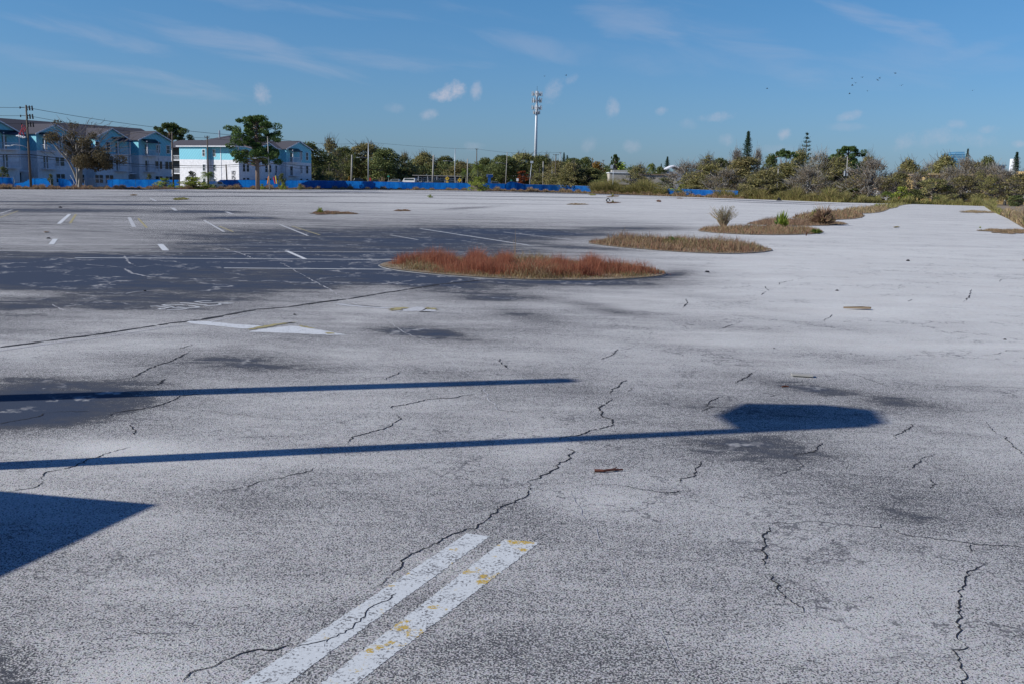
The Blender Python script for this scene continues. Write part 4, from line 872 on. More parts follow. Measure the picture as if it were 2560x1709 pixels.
i3 = [(1732, 578), (1780, 570), (1880, 568), (1980, 568), (2050, 575), (2062, 583), (2010, 588), (1900, 589), (1800, 585)]
island('weed_island', 'low grey-brown island below the pale wispy shrub', i3, 12000, .32, .016, 'mixgrass')
i4 = [(1858, 560), (1900, 554), (1960, 550), (2060, 552), (2130, 560), (2090, 565), (1990, 566), (1900, 564)]
island('weed_island', 'third row island with tall straw clump', i4, 11000, .5, .02, 'tangrass', lambda x, y: .35+.65*math.exp(-((x-16.7)/1.6)**2))
i5 = [(1975, 543), (2060, 532), (2130, 530), (2165, 538), (2150, 548), (2060, 552), (1990, 550)]
island('weed_island', 'brown weeds just behind the tall straw clump', i5, 11000, .7, .03, 'mixgrass', lambda x, y: .8)
i6 = [(2090, 528), (2170, 520), (2230, 518), (2215, 528), (2190, 534), (2120, 536)]
island('weed_island', 'brown weeds farther along the lane edge', i6, 9000, .7, .04, 'tangrass')
i7 = [(2170, 518), (2240, 511), (2300, 509), (2250, 514), (2240, 522), (2190, 524)]
island('weed_island', 'farthest weed island meeting the verge at the lane end', i7, 8000, .8, .06, 'olivegrass')
def strip(name, label, pts, n, h, w, m='tangrass', kerb=False): return island(name, label, pts, n, h, w, m, kerb=kerb)
strip('weed_patch', 'thin weed strip across the pale concrete at right', [(2380, 529), (2420, 526), (2480, 528), (2510, 532), (2470, 535), (2400, 533)], 2500, .16, .03)
strip('weed_patch', 'weedy strip at the right frame edge in front of the blue line', [(2428, 575), (2500, 573), (2600, 576), (2600, 587), (2520, 587), (2450, 582)], 6000, .14, .02)
strip('weed_patch', 'small red-brown tuft at the right frame edge', [(2548, 650), (2600, 648), (2600, 657), (2555, 656)], 900, .12, .012, 'redgrass')
strip('weed_patch', 'wide thin reddish weed patch around a green plant on the left asphalt', [(738, 534), (800, 530), (880, 531), (912, 535), (850, 538), (780, 538)], 5000, .14, .03)
strip('weed_patch', 'small tan patch far left of the reddish one', [(418, 499), (450, 496), (485, 499), (450, 502)], 1500, .2, .05, 'olivegrass')
strip('weed_patch', 'tiny tan patch near the far left verge', [(320, 489), (335, 487.5), (348, 489), (335, 490.5)], 600, .15, .06)
strip('weed_patch', 'thin reddish patch left of the dark band in mid picture', [(978, 528), (1000, 525.5), (1040, 528), (1000, 529.5)], 1200, .12, .04, 'redgrass')
strip('weed_patch', 'long flat brown patch before the lump in mid picture', [(1405, 512), (1440, 509.5), (1490, 511.5), (1440, 513.5)], 1200, .14, .05)
strip('weed_patch', 'green and brown patch near the far verge below the boxy lamp', [(1464, 488), (1480, 485), (1498, 488), (1480, 490)], 900, .3, .08, 'olivegrass')
strip('weed_patch', 'brown patch with a sprout right of the green and brown one', [(1505, 492), (1530, 489), (1560, 491), (1535, 494)], 900, .22, .07)
strip('weed_patch', 'reddish patch in front of the brown sprout patch', [(1503, 508), (1530, 505), (1562, 508), (1530, 510)], 900, .14, .05, 'redgrass')
strip('weed_patch', 'small dark red tuft alone right of the sprout patches', [(1636, 504), (1646, 501), (1658, 504), (1648, 507)], 700, .35, .05, 'redgrass')
strip('weed_patch', 'faint flat patch near the verge under the white gable', [(1684, 496), (1700, 494), (1715, 496), (1700, 498)], 400, .15, .07)
strip('weed_patch', 'thin tuft on the joint across the pale lane', [(2228, 569), (2240, 566.5), (2252, 569), (2240, 570.5)], 500, .09, .02, 'olivegrass')
strip('rubble_patch', 'pinkish rubble and weeds beside the pavement edge at far right', [(2480, 518), (2620, 512), (2700, 560), (2640, 574), (2556, 568), (2515, 542)], 9000, .4, .05)
strip('weed_patch', 'brown weeds by the small chunk on the left asphalt', [(106, 582), (116, 580), (126, 582), (116, 583)], 300, .08, .02)
# verge weeds
def along(u):
    L = [0]
    for a, b in zip(ep, ep[1:]): L.append(L[-1]+math.dist(a, b))
    s = np.asarray(u)*L[-1]; return np.stack([np.interp(s, L, [p[0] for p in ep]), np.interp(s, L, [p[1] for p in ep])], 1)
def verge_weeds(name, label, x0, x1, n, h, m, depth, w=.07, d0=0, patchy=True):
    xs_ = RNG.uniform(x0, x1, n); ys_ = np.interp(xs_, [e[0] for e in edge], [e[1] for e in edge])
    P = np.array([G(a, b) for a, b in zip(xs_, ys_)]); d = np.linalg.norm(P, axis=1); k = d0+depth*RNG.random(n)**1.3
    P = P*(1+k/d)[:, None]
    cl = .55+.45*np.sin(xs_*.11)*np.sin(xs_*.043+1)+.25*np.sin(xs_*.31)
    hh = 1.5*h*RNG.uniform(.3, 1, n)*(np.clip(cl, .35, 1.15) if patchy else 1)
    zb = np.array([.01+gz(y) for y in P[:, 1]])
    V, F_ = blades(np.column_stack([P, zb]), hh, w, .4)
    return tag(link(name, npmesh(name, V, F_), M[m]), label, 'weeds', kind='stuff')
verge_weeds('dry_weeds', 'dry tan grass along the left far edge before the blue fence', -60, 560, 30000, .6, 'tangrass', 12, .05)
verge_weeds('dry_weeds', 'dry tan and brown grass in front of the middle of the blue fence', 560, 1200, 36000, .8, 'tangrass', 14, .08)
verge_weeds('dry_weeds', 'dry brown grass in front of the right half of the blue fence', 1200, 1860, 42000, 1.15, 'tangrass', 16, .10)
verge_weeds('tall_weeds', 'tall olive weeds hiding the fence before the beige building', 1480, 1665, 34000, 3.6, 'olivegrass', 10, .13, 2)
verge_weeds('tall_weeds', 'tall olive and brown weeds along the verge below the norfolk pines', 1790, 2120, 34000, 2.3, 'olivegrass', 14, .09, 1)
verge_weeds('tall_weeds', 'green-brown weeds along the verge at the end of the lane', 2080, 2500, 26000, 1.4, 'olivegrass', 14, .08, 0)
verge_weeds('dry_weeds', 'low dry weeds under the trees at far right', 1850, 2620, 24000, .8, 'tangrass', 24, .08, 2)

# single plants in and around the islands
def wispy(name, label, x, yb, yt, wpx, n, m, leafm=None, seed=1, spread=1.0, lf=.05, nl=10):
    g = gp(x, yb); D = g.y; h = (yb-yt)*D/F; w = wpx*D/F; rnd = random.Random(seed)
    o = empty(name, g, 0, label, 'plant'); mb = MB(); cen = []
    for i in range(n):
        a = rnd.uniform(0, 6.283); r = w/2*math.sqrt(rnd.random())*spread; hh = h*rnd.uniform(.55, 1)
        e = Vector((r*math.cos(a), r*math.sin(a), hh)); p = Vector((e.x*.12, e.y*.12, 0)); mid = p.lerp(e, .5)+Vector((-e.x*.12, -e.y*.12, h*.05))
        mb.tube([p, mid, e], [.008*D/30+.003, .006*D/30+.002, .003*D/30], 3, False)
        for k in range(nl):
            q = rnd.uniform(.25, 1); c = (p.lerp(mid, q*2) if q < .5 else mid.lerp(e, q*2-1)); cen.append((c.x+rnd.gauss(0, lf*.8), c.y+rnd.gauss(0, lf*.8), c.z+rnd.gauss(0, lf*.5)))
    mb.build('stems', M[m], o)
    if leafm: V, F_ = leafquads(np.array(cen), lf); link('leaves', npmesh('leaves', V, F_), M[leafm], o)
    return o
wispy('wispy_shrub', 'pale see-through wispy shrub standing on the low island', 1808, 569, 514, 80, 90, 'straw', 'wisp', 3, 1, .06, 14)
def rosette(name, label, x, yb, yt, wpx, n, m, seed=1, up=.9, cat='palmetto'):
    g = gp(x, yb); D = g.y; h = (yb-yt)*D/F; w = wpx*D/F/2; rnd = random.Random(seed); mb = MB()
    for i in range(n):
        a = rnd.uniform(0, 6.283); e = rnd.uniform(.1, 1); z = h*(up*e+.15)*rnd.uniform(.7, 1); r = w*(1.05-e*.6)
        t_ = Vector((r*math.cos(a), r*math.sin(a), z)); s_ = Vector((-math.sin(a), math.cos(a), 0))*max(.02, w*.06); md = t_*.55+Vector((0, 0, h*.12))
        mb.add([(0, 0, .02), md-s_, t_, md+s_], [(0, 1, 2), (0, 2, 3)])
    o = mb.build(name, M[m]); o.location = g; return tag(o, label, cat)
rosette('palmetto', 'low green palmetto on the second island', 1690, 612, 588, 96, 70, 'palm', 2, .8)
rosette('yucca', 'upright bright green spiky yucca on the low island', 1957, 572, 522, 36, 60, 'lime', 3, 1, 'yucca')
rosette('palmetto', 'small blue-green spiky plant left of the yucca', 1944, 565, 530, 24, 26, 'palm', 5, 1)
rosette('straw_clump', 'tall straw-coloured grass clump on the third row island', 2055, 563, 520, 76, 240, 'tangrass', 4, 1, 'grass clump')
rosette('straw_clump', 'yellowish grass clump in the brown weeds behind', 2040, 548, 520, 40, 120, 'olivegrass', 6, 1, 'grass clump')
rosette('green_plant', 'bright green sprout in the wide reddish patch on the left asphalt', 800, 534, 517, 24, 60, 'lime', 7, 1, 'plant')
rosette('green_plant', 'grey-green bushy weed at the right tip of the low island', 2040, 585, 570, 40, 120, 'palm', 8, .9, 'plant')
rosette('green_plant', 'upright sprout on the brown patch near the far verge', 1532, 493, 480, 8, 40, 'olivegrass', 9, 1, 'plant')
rosette('green_plant', 'sprout on the reddish patch in front of the brown sprout patch', 1532, 508, 498, 8, 40, 'olivegrass', 10, 1, 'plant')
rosette('green_plant', 'small green sprout beside the weedy strip at right', 2450, 572, 566, 8, 26, 'lime', 11, 1, 'plant')
rosette('green_plant', 'green sprout among the farthest weed islands', 2190, 521, 508, 12, 40, 'lime', 12, 1, 'plant')
wispy('dry_stalks', 'tall tan dry stalks leaning above the weeds left of the transformer pole', 2095, 502, 460, 16, 6, 'straw', None, 2)
wispy('dry_stalks', 'tan dry stalk in front of the thin post by the hedge', 2230, 508, 470, 5, 3, 'straw', None, 3)
wispy('dry_stalks', 'leaning short pair of dry stalks right of the tall ones', 2122, 502, 488, 12, 4, 'straw', None, 4)
wispy('dry_stalks', 'brown bushy weed stems before the blue fence in mid picture', 953, 474, 442, 22, 26, 'straw', 'dry', 5, 1, .22, 5)
wispy('dry_stalks', 'tan bushy weed stems before the fence near the thick pale post', 1062, 475, 458, 26, 30, 'straw', 'dry', 6, 1, .22, 5)
wispy('dry_stalks', 'thin grey seedling stems standing above the red grass island', 1288, 655, 560, 18, 3, 'straw', None, 7)
wispy('dry_stalks', 'purple-grey bare weed stems on the far side of the straw clump', 2060, 545, 508, 60, 30, 'straw', None, 8)
for k, (x, yb, yt, lab) in enumerate([(2015, 590, 578, 'brown dry weed near the yucca foot'), (1990, 545, 532, 'thin dark weed behind the yucca')]):
    wispy('dry_stalks', lab, x, yb, yt, 10, 8, 'branch', None, 20+k)
# tarp lump far out
g = gp(1948, 502.5)
mb = MB(); mb.add([(-.55, 0, 0), (.6, 0, 0), (.5, .5, 0), (-.5, .5, 0), (-.1, .1, .75), (.15, .3, .6)], [(0, 1, 4), (1, 2, 5), (1, 5, 4), (2, 3, 5), (3, 0, 4), (3, 4, 5)])
o = mb.build('fallen_cone', M['blackm']); o.location = g; tag(o, 'dark crumpled lump on the far asphalt below the umbrella pine', 'litter')
g = gp(1520, 507); mb = MB().tube([(-.25, 0, .3), (.0, 0, .58), (.25, 0, .3), (0, 0, .03), (-.25, 0, .3)], .08, 6); o = mb.build('old_tyre', M['tyre']); o.location = g; tag(o, 'small dark tyre standing on the reddish patch in mid picture', 'tyre')

# ---------------------------------------------------------------- off-frame things that throw the shadows on the asphalt
def shadow_pole(name, label, tip, H, head=None, k=1.0):
    tp = Vector((*tip, 0)); base = tp-A*(H/TE)
    o = empty(name, base, math.atan2(LAT.y, LAT.x), label, 'pole')
    MB().tube([(0, 0, 0), (0, 0, H)], [.12*k, .085*k], 10).build('pole', M['metal'], o)
    MB().box(-.16, .16, -.16, .16, 0, .03).build('base_plate', M['metal'], o)
    if head:
        pl = [(la, 0, H+al*TE) for al, la in head]
        MB().prism([(x, -.02, z) for x, y, z in pl], (0, .04, 0)).build('panel', M['grey'], o)
        MB().tube([(0, .04, H-.7), (.7, .04, H-.3)], .02, 6).build('bracket', M['metal'], o)
    return o
shadow_pole('bare_pole', 'bare metal pole out of frame at left, its shadow the farther long stripe', G(1415, 950), 5.4, None, 1.5)
shadow_pole('sign_pole', 'metal pole with a flag-mounted panel out of frame at left, casting the nearer long shadow', G(2165, 1061), 5.5, [(-1.22, .0), (-1.15, .56), (-.66, .99), (.1, .80), (.447, .50), (.2, 0)])
pk = Vector((*G(388, 1260), 0))-A*(2.1/TE)
o = empty('tool_shed', pk, math.atan2(LAT.y, LAT.x), 'small grey shed with uneven roof out of frame at left, casting the corner shadow', 'shed')
zf = lambda la: 2.1-(la*1.26 if la > 0 else -la*.387)
MB().prism([(-2.6, 0, 0), (.75, 0, 0), (.75, 0, zf(.75)-.05), (0, 0, 2.05), (-2.6, 0, zf(-2.6)-.05)], (0, 1.4, 0)).build('wall', M['grey'], o)
MB().prism([(-2.7, -.02, zf(-2.7)-.04), (0, -.02, 2.06), (.85, -.02, zf(.85)-.04), (.85, -.02, zf(.85)), (0, -.02, 2.1), (-2.7, -.02, zf(-2.7))], (0, 1.5, 0)).build('roof', M['roof'], o)

# ---------------------------------------------------------------- fence
def fence_run(pts, tops, label, seg=2.6, mesh_only=False, name='windscreen_fence'):
    """pts: list of (photo column, depth); tops: photo rows of the top edge"""
    W_ = []
    for (x, D), yt in zip(pts, tops):
        X, z = ZAT(x, yt, D); W_.append((X, D, z))
    o = empty(name, (W_[0][0], W_[0][1], 0), 0, label, 'fence'); off = Vector((W_[0][0], W_[0][1], 0))
    # resample
    L = [0]
    for a, b in zip(W_, W_[1:]): L.append(L[-1]+math.dist(a[:2], b[:2]))
    n = max(2, int(L[-1]/.55)); s = np.linspace(0, L[-1], n+1)
    X = np.interp(s, L, [a[0] for a in W_]); Y = np.interp(s, L, [a[1] for a in W_]); Z = np.interp(s, L, [a[2] for a in W_])
    if not mesh_only:
        v = []; rows = 5
        for i in range(n+1):
            wv = .10*math.sin(s[i]*1.9)+.07*math.sin(s[i]*4.3+1); sag = .05*abs(math.sin(s[i]*1.2))
            for k in range(rows):
                q = k/(rows-1); v.append((X[i]-off.x, Y[i]-off.y+wv*math.sin(q*3.14)-.06, .12+(Z[i]-.12-sag)*q))
        f = [(i*rows+k, (i+1)*rows+k, (i+1)*rows+k+1, i*rows+k+1) for i in range(n) for k in range(rows-1)]
        link('windscreen', npmesh('windscreen', v, f), M['tarp'], o, True)
    zt = max(Z)
    nrl = MB().tube([(X[0]-off.x, Y[0]-off.y+.02, zt), (X[-1]-off.x, Y[-1]-off.y+.02, zt)] if mesh_only else [(X[i]-off.x, Y[i]-off.y+.03, Z[i]-.02) for i in range(0, n+1, 3)], .025, 4)
    nrl.build('top_rail', M['metal'], o)
    pd = L[-1]; m_ = max(1, int(pd/3.2)); me = None
    for i in range(m_+1):
        q = pd*i/m_; x, y, z = np.interp(q, s, X)-off.x, np.interp(q, s, Y)-off.y, np.interp(q, s, Z)
        if me is None:
            pp = MB().tube([(0, 0, -.1), (0, 0, 1)], .035, 6).build('post', M['metal'], o); me = pp.data; 
        else: pp = bpy.data.objects.new('post', me); C.objects.link(pp); pp.parent = o
        pp.location = (x, y+.08, 0); pp.scale = (1, 1, max(zt if mesh_only else z, 1.2)+.05)
    if mesh_only:
        wm = MB()
        d = Vector((X[-1]-X[0], Y[-1]-Y[0], 0)); LL = d.length; d /= LL
        for i in range(int(LL/.3)):
            a = d*(i*.3); wm.tube([a, a+d*1.2+Vector((0, 0, zt))], .004, 3, False); wm.tube([a+d*1.2, a+Vector((0, 0, zt))], .004, 3, False)
        wm.build('chain_link', M['metal'], o)
fence_run([(-60, 150), (-10, 150), (22, 151), (33, 151)], [443, 443, 443, 444], 'leftmost rumpled piece of blue windscreen fence')
fence_run([(36, 152), (62, 154), (75, 155), (95, 156), (117, 158), (126, 159)], [458, 456, 446, 446, 446, 461], 'torn blue windscreen piece with both ends drooping, left of the half-bare tree')
fence_run([(146, 158), (152, 158), (172, 159), (184, 161)], [447, 447, 449, 466], 'blue windscreen piece with a slanted right end beneath the half-bare tree')
fence_run([(172, 163), (190, 163), (203, 164), (211, 165)], [449, 448, 452, 464], 'dark drooping windscreen flap beside the half-bare tree trunk')
fence_run([(205, 166), (270, 172)], [445.5, 447], 'bare chain link fence stretch with the windscreen missing', mesh_only=True, name='chain_link_fence')
fence_run([(268, 171), (288, 173), (292, 174), (340, 178), (395, 184), (447, 192)], [450, 448, 448, 449, 449, 450], 'blue windscreen fence in front of the right end of the long building')
fence_run([(533, 204), (550, 206), (640, 216), (740, 226), (860, 250), (1000, 284), (1176, 314)], [462, 450, 450, 451, 452.5, 455.5, 458], 'long blue windscreen fence from the gap to the two palms')
fence_run([(1200, 318), (1262, 325)], [458, 459.5], 'short blue windscreen piece under the blue pylon sign')
fence_run([(1262, 325), (1275, 326), (1290, 327), (1310, 328), (1400, 328), (1490, 318), (1560, 302)], [461, 454, 456, 461, 463, 466.5, 469], 'bunched then straight blue windscreen fence right of the pylon sign')
fence_run([(1560, 302), (1640, 282), (1700, 266), (1760, 252), (1845, 236)], [469, 471.5, 472.5, 475, 477.5], 'blue windscreen fence under the leafless oaks at right')

# ---------------------------------------------------------------- apartment buildings
def win_proto(w, h):
    mb = MB(); q = .07
    mb.box(-w/2-.1, w/2+.1, -.07, 0, -.1, 0); mb.box(-w/2-.1, w/2+.1, -.07, 0, h, h+.1); mb.box(-w/2-.1, -w/2, -.07, 0, 0, h); mb.box(w/2, w/2+.1, -.07, 0, 0, h)
    mb.box(-w/2, w/2, -.06, -.03, h/2-.03, h/2+.03)
    gl = MB().box(-w/2, w/2, -.04, -.01, 0, h); return mb, gl
WP = {}
def window(parent, x, y, z, w=.9, h=1.5, rz=0):
    k = (w, h)
    if k not in WP:
        a, b = win_proto(w, h); o = a.build('window', M['trim']); g = b.build('pane', M['glass'], o); WP[k] = (o.data, g.data); o.parent = parent
    else:
        o = bpy.data.objects.new('window', WP[k][0]); C.objects.link(o); o.parent = parent
        g = bpy.data.objects.new('pane', WP[k][1]); C.objects.link(g); g.parent = o
    o.location = (x, y, z); o.rotation_euler = (0, 0, rz); return o
def gable(parent, x0, x1, y0, y1, ze, zp, over=.4, wallm='blue'):
    """cross gable whose ridge runs along y; wall triangle at y0"""
    xm = (x0+x1)/2; s = (zp-ze)/((x1-x0)/2)
    MB().prism([(x0, y0, ze), (x1, y0, ze), (xm, y0, zp)], (0, .2, 0)).build('gable', M[wallm], parent)
    zl = ze-over*s
    rf = MB().prism([(x0-over, y0-over, zl), (xm, y0-over, zp), (x1+over, y0-over, zl), (x1+over, y0-over, zl+.16), (xm, y0-over, zp+.18), (x0-over, y0-over, zl+.16)], (0, y1-y0+over, 0)).build('roof', M['roof'], parent)
    MB().prism([(x0-over, 0, zl-.1), (xm, 0, zp-.1), (x1+over, 0, zl-.1), (x1+over, 0, zl+.14), (xm, 0, zp+.14), (x0-over, 0, zl+.14)], (0, .05, 0)).build('fascia', M['trim'], rf).location = (0, y0-over-.06, 0)
def balcony(parent, x0, x1, y, z, top=None):
    b = MB().box(x0, x1, y-1.3, y, z-.18, z).build('balcony', M['trim'], parent)
    r = MB(); r.box(x0, x1, y-1.3, y-1.25, z+1.0, z+1.06)
    n = int((x1-x0)/.16)
    for i in range(n+1): x = x0+(x1-x0)*i/n; r.box(x-.012, x+.012, y-1.29, y-1.26, z, z+1)
    for i in range(9): yy = y-1.3+1.3*i/9; r.box(x0, x0+.02, yy, yy+.02, z, z+1); r.box(x1-.02, x1, yy, yy+.02, z, z+1)
    r.box(x0, x0+.05, y-1.3, y, z+1.0, z+1.06); r.box(x1-.05, x1, y-1.3, y, z+1.0, z+1.06)
    r.build('railing', M['trim'], b)
    p = MB()
    for x in (x0, x1-.14): p.box(x, x+.14, y-1.3, y-1.16, z, z+2.75)
    p.build('column', M['trim'], b)
    d = MB().box((x0+x1)/2-.95, (x0+x1)/2-.1, y-.05, y-.01, z, z+2.1).build('door', M['glass'], b)
    if top:
        MB().prism([(x0-.3, y-1.6, top-.5), (x0-.3, y-.01, top+.25), (x0-.3, y-.01, top+.35), (x0-.3, y-1.6, top-.4)], (x1-x0+.6, 0, 0)).build('awning', M['awn'], b)
ANG = math.radians(62)
def build_b1():
    yh = 438; D = 7.3*F/101; X = PX(93, D, 5); o = empty('apartment_building', (X, D, 0), ANG, 'long three-storey sky blue and white apartment building at the left edge', 'building')
    MB().box(-26, 31, 2.7, 15, 0, 6.2).build('wall', M['white'], o)
    MB().box(-26, 31, 2.7, 15, 6.2, 9.3).build('wall', M['blue'], o)['label'] = 'sky blue top storey wall'
    MB().prism([(0, 2.2, 9.2), (0, 8.9, 11.8), (0, 15.5, 9.2), (0, 15.5, 9.36), (0, 8.9, 11.98), (0, 2.2, 9.36)], (57.8, 0, 0)).build('roof', M['roof'], o).location = (-26.4, 0, 0)
    MB().box(-26.4, 31.4, 2.10, 2.2, 9.1, 9.32).build('fascia', M['trim'], o)
    bays = [(-24, -15), (-11, -3.6), (0, 7.5), (12.5, 20), (22.7, 31)]
    for i, (a, b) in enumerate(bays):
        MB().box(a, b, 0, 2.69, 0, 6.2).build('bay', M['white'], o)
        w = MB().box(a, b, 0, 2.69, 6.2, 9.3).build('bay', M['blue'], o)
        MB().box(a-.02, b+.02, -.06, -.005, 6.1, 6.3).build('band', M['trim'], o)
        gable(o, a, b, 0, 8.7, 9.3, 11.0)
        if i == 0: continue
        bx = {1: b-3.6, 2: a+.7, 3: b-3.4, 4: a+1.0}[i]
        for z in (3.15, 6.3): balcony(o, bx, bx+3.0, 0, z, 9.15 if z > 5 else None)
        fx = bx+3.9 if i in (2, 4) else bx-1.2
        for dx in (0, 2.6 if i in (2, 4) else -2.4):
            for z in (.7, 3.7, 6.9):
                x = fx+dx
                if a+.5 < x < b-.5:
                    for q in ((0, ) if z > 6 else (-.48, .48)): window(o, x+q, -.0, z, .85, 1.5)
    for x in (8.6, 10, 11.4):
        for z in (.7, 3.7, 6.9): window(o, x, 2.69, z, .85, 1.5)
    for x in (-2.6, 21.3):
        MB().box(x-.8, x+1.1, 2.60, 2.68, 0, 2.3).build('door', M['dark'], o)
        MB().box(x-1.0, x+1.6, .9, 2.6, 2.5, 2.7).build('porch_roof', M['trim'], o)
def build_b2():
    D = 7.3*F/80.7; X = PX(597, D, 5); o = empty('apartment_building', (X, D, 0), ANG, 'blue and white apartment block behind the tall pine, with sunlit end wall', 'building')
    def blk(x0, x1, y0, y1, n='wall'):
        MB().box(x0, x1, y0, y1, 0, 6.2).build(n, M['white'], o); MB().box(x0, x1, y0, y1, 6.2, 9.3).build(n, M['blue'], o)
    blk(0, 23, 0, 17); blk(-1.1, -.01, 8.6, 17, 'bay'); blk(14, 23, -1.6, -.01, 'bay'); blk(6, 11, -.8, -.01, 'bay')
    # hip roof
    e = .55; x0, x1, y0, y1 = -1.1-e, 23+e, -e, 17+e
    v = [(x0, y0, 9.3), (x1, y0, 9.3), (x1, y1, 9.3), (x0, y1, 9.3), (5.8, 8.5, 11.9), (16, 8.5, 11.9)]
    MB().add(v, [(0, 1, 5, 4), (1, 2, 5), (2, 3, 4, 5), (3, 0, 4), (0, 3, 2, 1)]).build('roof', M['roof'], o)
    MB().box(x0+.03, x1-.03, y0+.03, y1-.03, 9.05, 9.28).build('fascia', M['trim'], o)
    gable(o, 14, 23, -1.6, 7, 9.3, 11.1); gable(o, 6, 11, -.8, 6, 9.3, 10.4)
    MB().box(-.1, -.0, -.12, .1, 0, 9.05).build('corner_board', M['trim'], o)
    MB().box(-.08, -.01, 5.2, 5.4, 0, 9.05).build('corner_board', M['trim'], o)
    for (y, x) in ((7.3, 0), (9.4, -1.1)):
        for z in (.5, 3.7, 7.0): window(o, x, y, z, .7, 1.4, -math.pi/2)
    # building number, upper row 10, lower row 15, as short dark strokes
    nb = MB(); X_ = -.02
    def stroke(y0, y1, z0, z1): nb.box(X_-.05, X_, y0, y1, z0, z1)
    for zc, five in ((3.0, 0), (1.95, 1)):
        stroke(1.95, 2.1, zc, zc+.8)
        if not five:
            stroke(1.1, 1.22, zc, zc+.8); stroke(1.58, 1.7, zc, zc+.8); stroke(1.22, 1.58, zc, zc+.12); stroke(1.22, 1.58, zc+.68, zc+.8)
        else:
            stroke(1.1, 1.7, zc, zc+.11); stroke(1.1, 1.7, zc+.34, zc+.45); stroke(1.1, 1.7, zc+.69, zc+.8); stroke(1.58, 1.7, zc+.45, zc+.69); stroke(1.1, 1.22, zc+.11, zc+.34)
    nb.build('house_number', M['dark'], o)
    for x, zz in ((1.6, 1), (2.8, 1), (8.0, 0), (9.2, 0), (12.4, 1)):
        for z in (.7, 3.7, 6.9): window(o, x, -.8 if 6 < x < 11 else 0, z, .8, 1.6)
    for x in (19.2, 21.4):
        for z in (.7, 3.7, 6.9): window(o, x, -1.6, z, .75, 1.7)
    for z in (3.15, 6.3): balcony(o, 14.8, 17.8, -1.6, z, 9.1 if z > 5 else None)
    balcony(o, 11.2, 13.6, -.01, 3.15); 
    MB().tube([(3.5, 9, 11.2), (3.5, 9, 12.9)], .18, 8).build('roof_vent', M['metal'], o)
    # set-back wing with stair; near-black block stands in for its shade
    MB().box(3, 18, 17.02, 20.4, 0, 6.2).build('wing', M['white'], o); MB().box(3, 18, 17.02, 20.4, 6.2, 9.0).build('wing', M['grey'], o)
    MB().box(4.6, 18, 20.42, 30, 0, 9.0).build('wing', M['dark'], o)['label'] = 'near-black block in place of the shaded open stairwell'
    for z in (3.1, 6.2): 
        s = MB().box(3.0, 4.6, 20.42, 27, z-.2, z).build('balcony', M['trim'], o)
        r = MB().box(3.0, 3.06, 20.42, 27, z+.95, z+1.02)
        for i in range(30): y = 20.45+i*.22; r.box(3.01, 3.04, y, y+.03, z, z+.97)
        r.build('railing', M['trim'], s)
    MB().box(3.0, 3.25, 23.6, 23.9, 0, 9).build('column', M['trim'], o)
    v = [(2.3, 17.1, 9.01), (19, 17.1, 9.01), (19, 31, 9.01), (2.3, 31, 9.01), (8, 19, 11), (15, 26, 11), (8, 26, 11), (15, 19, 11)]
    MB().add(v, [(0, 1, 7, 4), (1, 2, 5, 7), (2, 3, 6, 5), (3, 0, 4, 6), (4, 7, 5, 6), (0, 3, 2, 1)]).build('roof', M['roof'], o)
build_b1(); build_b2()

# ---------------------------------------------------------------- other buildings
def loc_box(x0, x1, D0, D1, z0, z1): return (PX(x0, D0, z0), PX(x1, D0, z0), D0, D1, z0, z1)
def simple_building(name, label, x0, x1, yt, D, depth, wallm, roofm, yroof=None, cols=0, openz=None, rz=0):
    X0, zt = ZAT(x0, yt, D); X1, _ = ZAT(x1, yt, D); zb = gz(D); w = X1-X0; h = zt-zb
    o = empty(name, (X0, D, zb), rz, label, 'building')
    MB().box(0, w, 0, depth, 0, h-.35).build('wall', M[wallm], o)
    MB().box(-.6, w+.6, -.8, depth+.5, h-.34, h-.06).build('roof', M[roofm], o)
    for i in range(cols):
        x = w*(i+.5)/cols; MB().box(x-.15, x+.15, -.7, -.45, 0, h-.35).build('column', M['grey'], o)
    return o, w, h
o, w, h = simple_building('store_building', 'low dark-fronted building with white flat roof edge behind the street lights', 1035, 1150, 437.5, 385, 20, 'dark', 'conc', cols=5)
for i in range(8): window(o, w*(i+.5)/8+1, -.01, 1.0, 1.6, 1.5)
o, w, h = simple_building('store_building', 'low dark-fronted building with white fascia behind the blue pylon sign', 1222, 1292, 437.5, 392, 18, 'dark', 'trim', cols=5)
for i in range(5): window(o, w*(i+.5)/5+1, -.01, .8, 1.6, 1.8)
o, w, h = simple_building('store_building', 'small building with pinkish roof line behind the rust-red tree', 1296, 1336, 443.5, 388, 12, 'grey', 'beige')
for i in range(3): window(o, w*(i+.5)/3, -.01, .8, 1.2, 1.4)
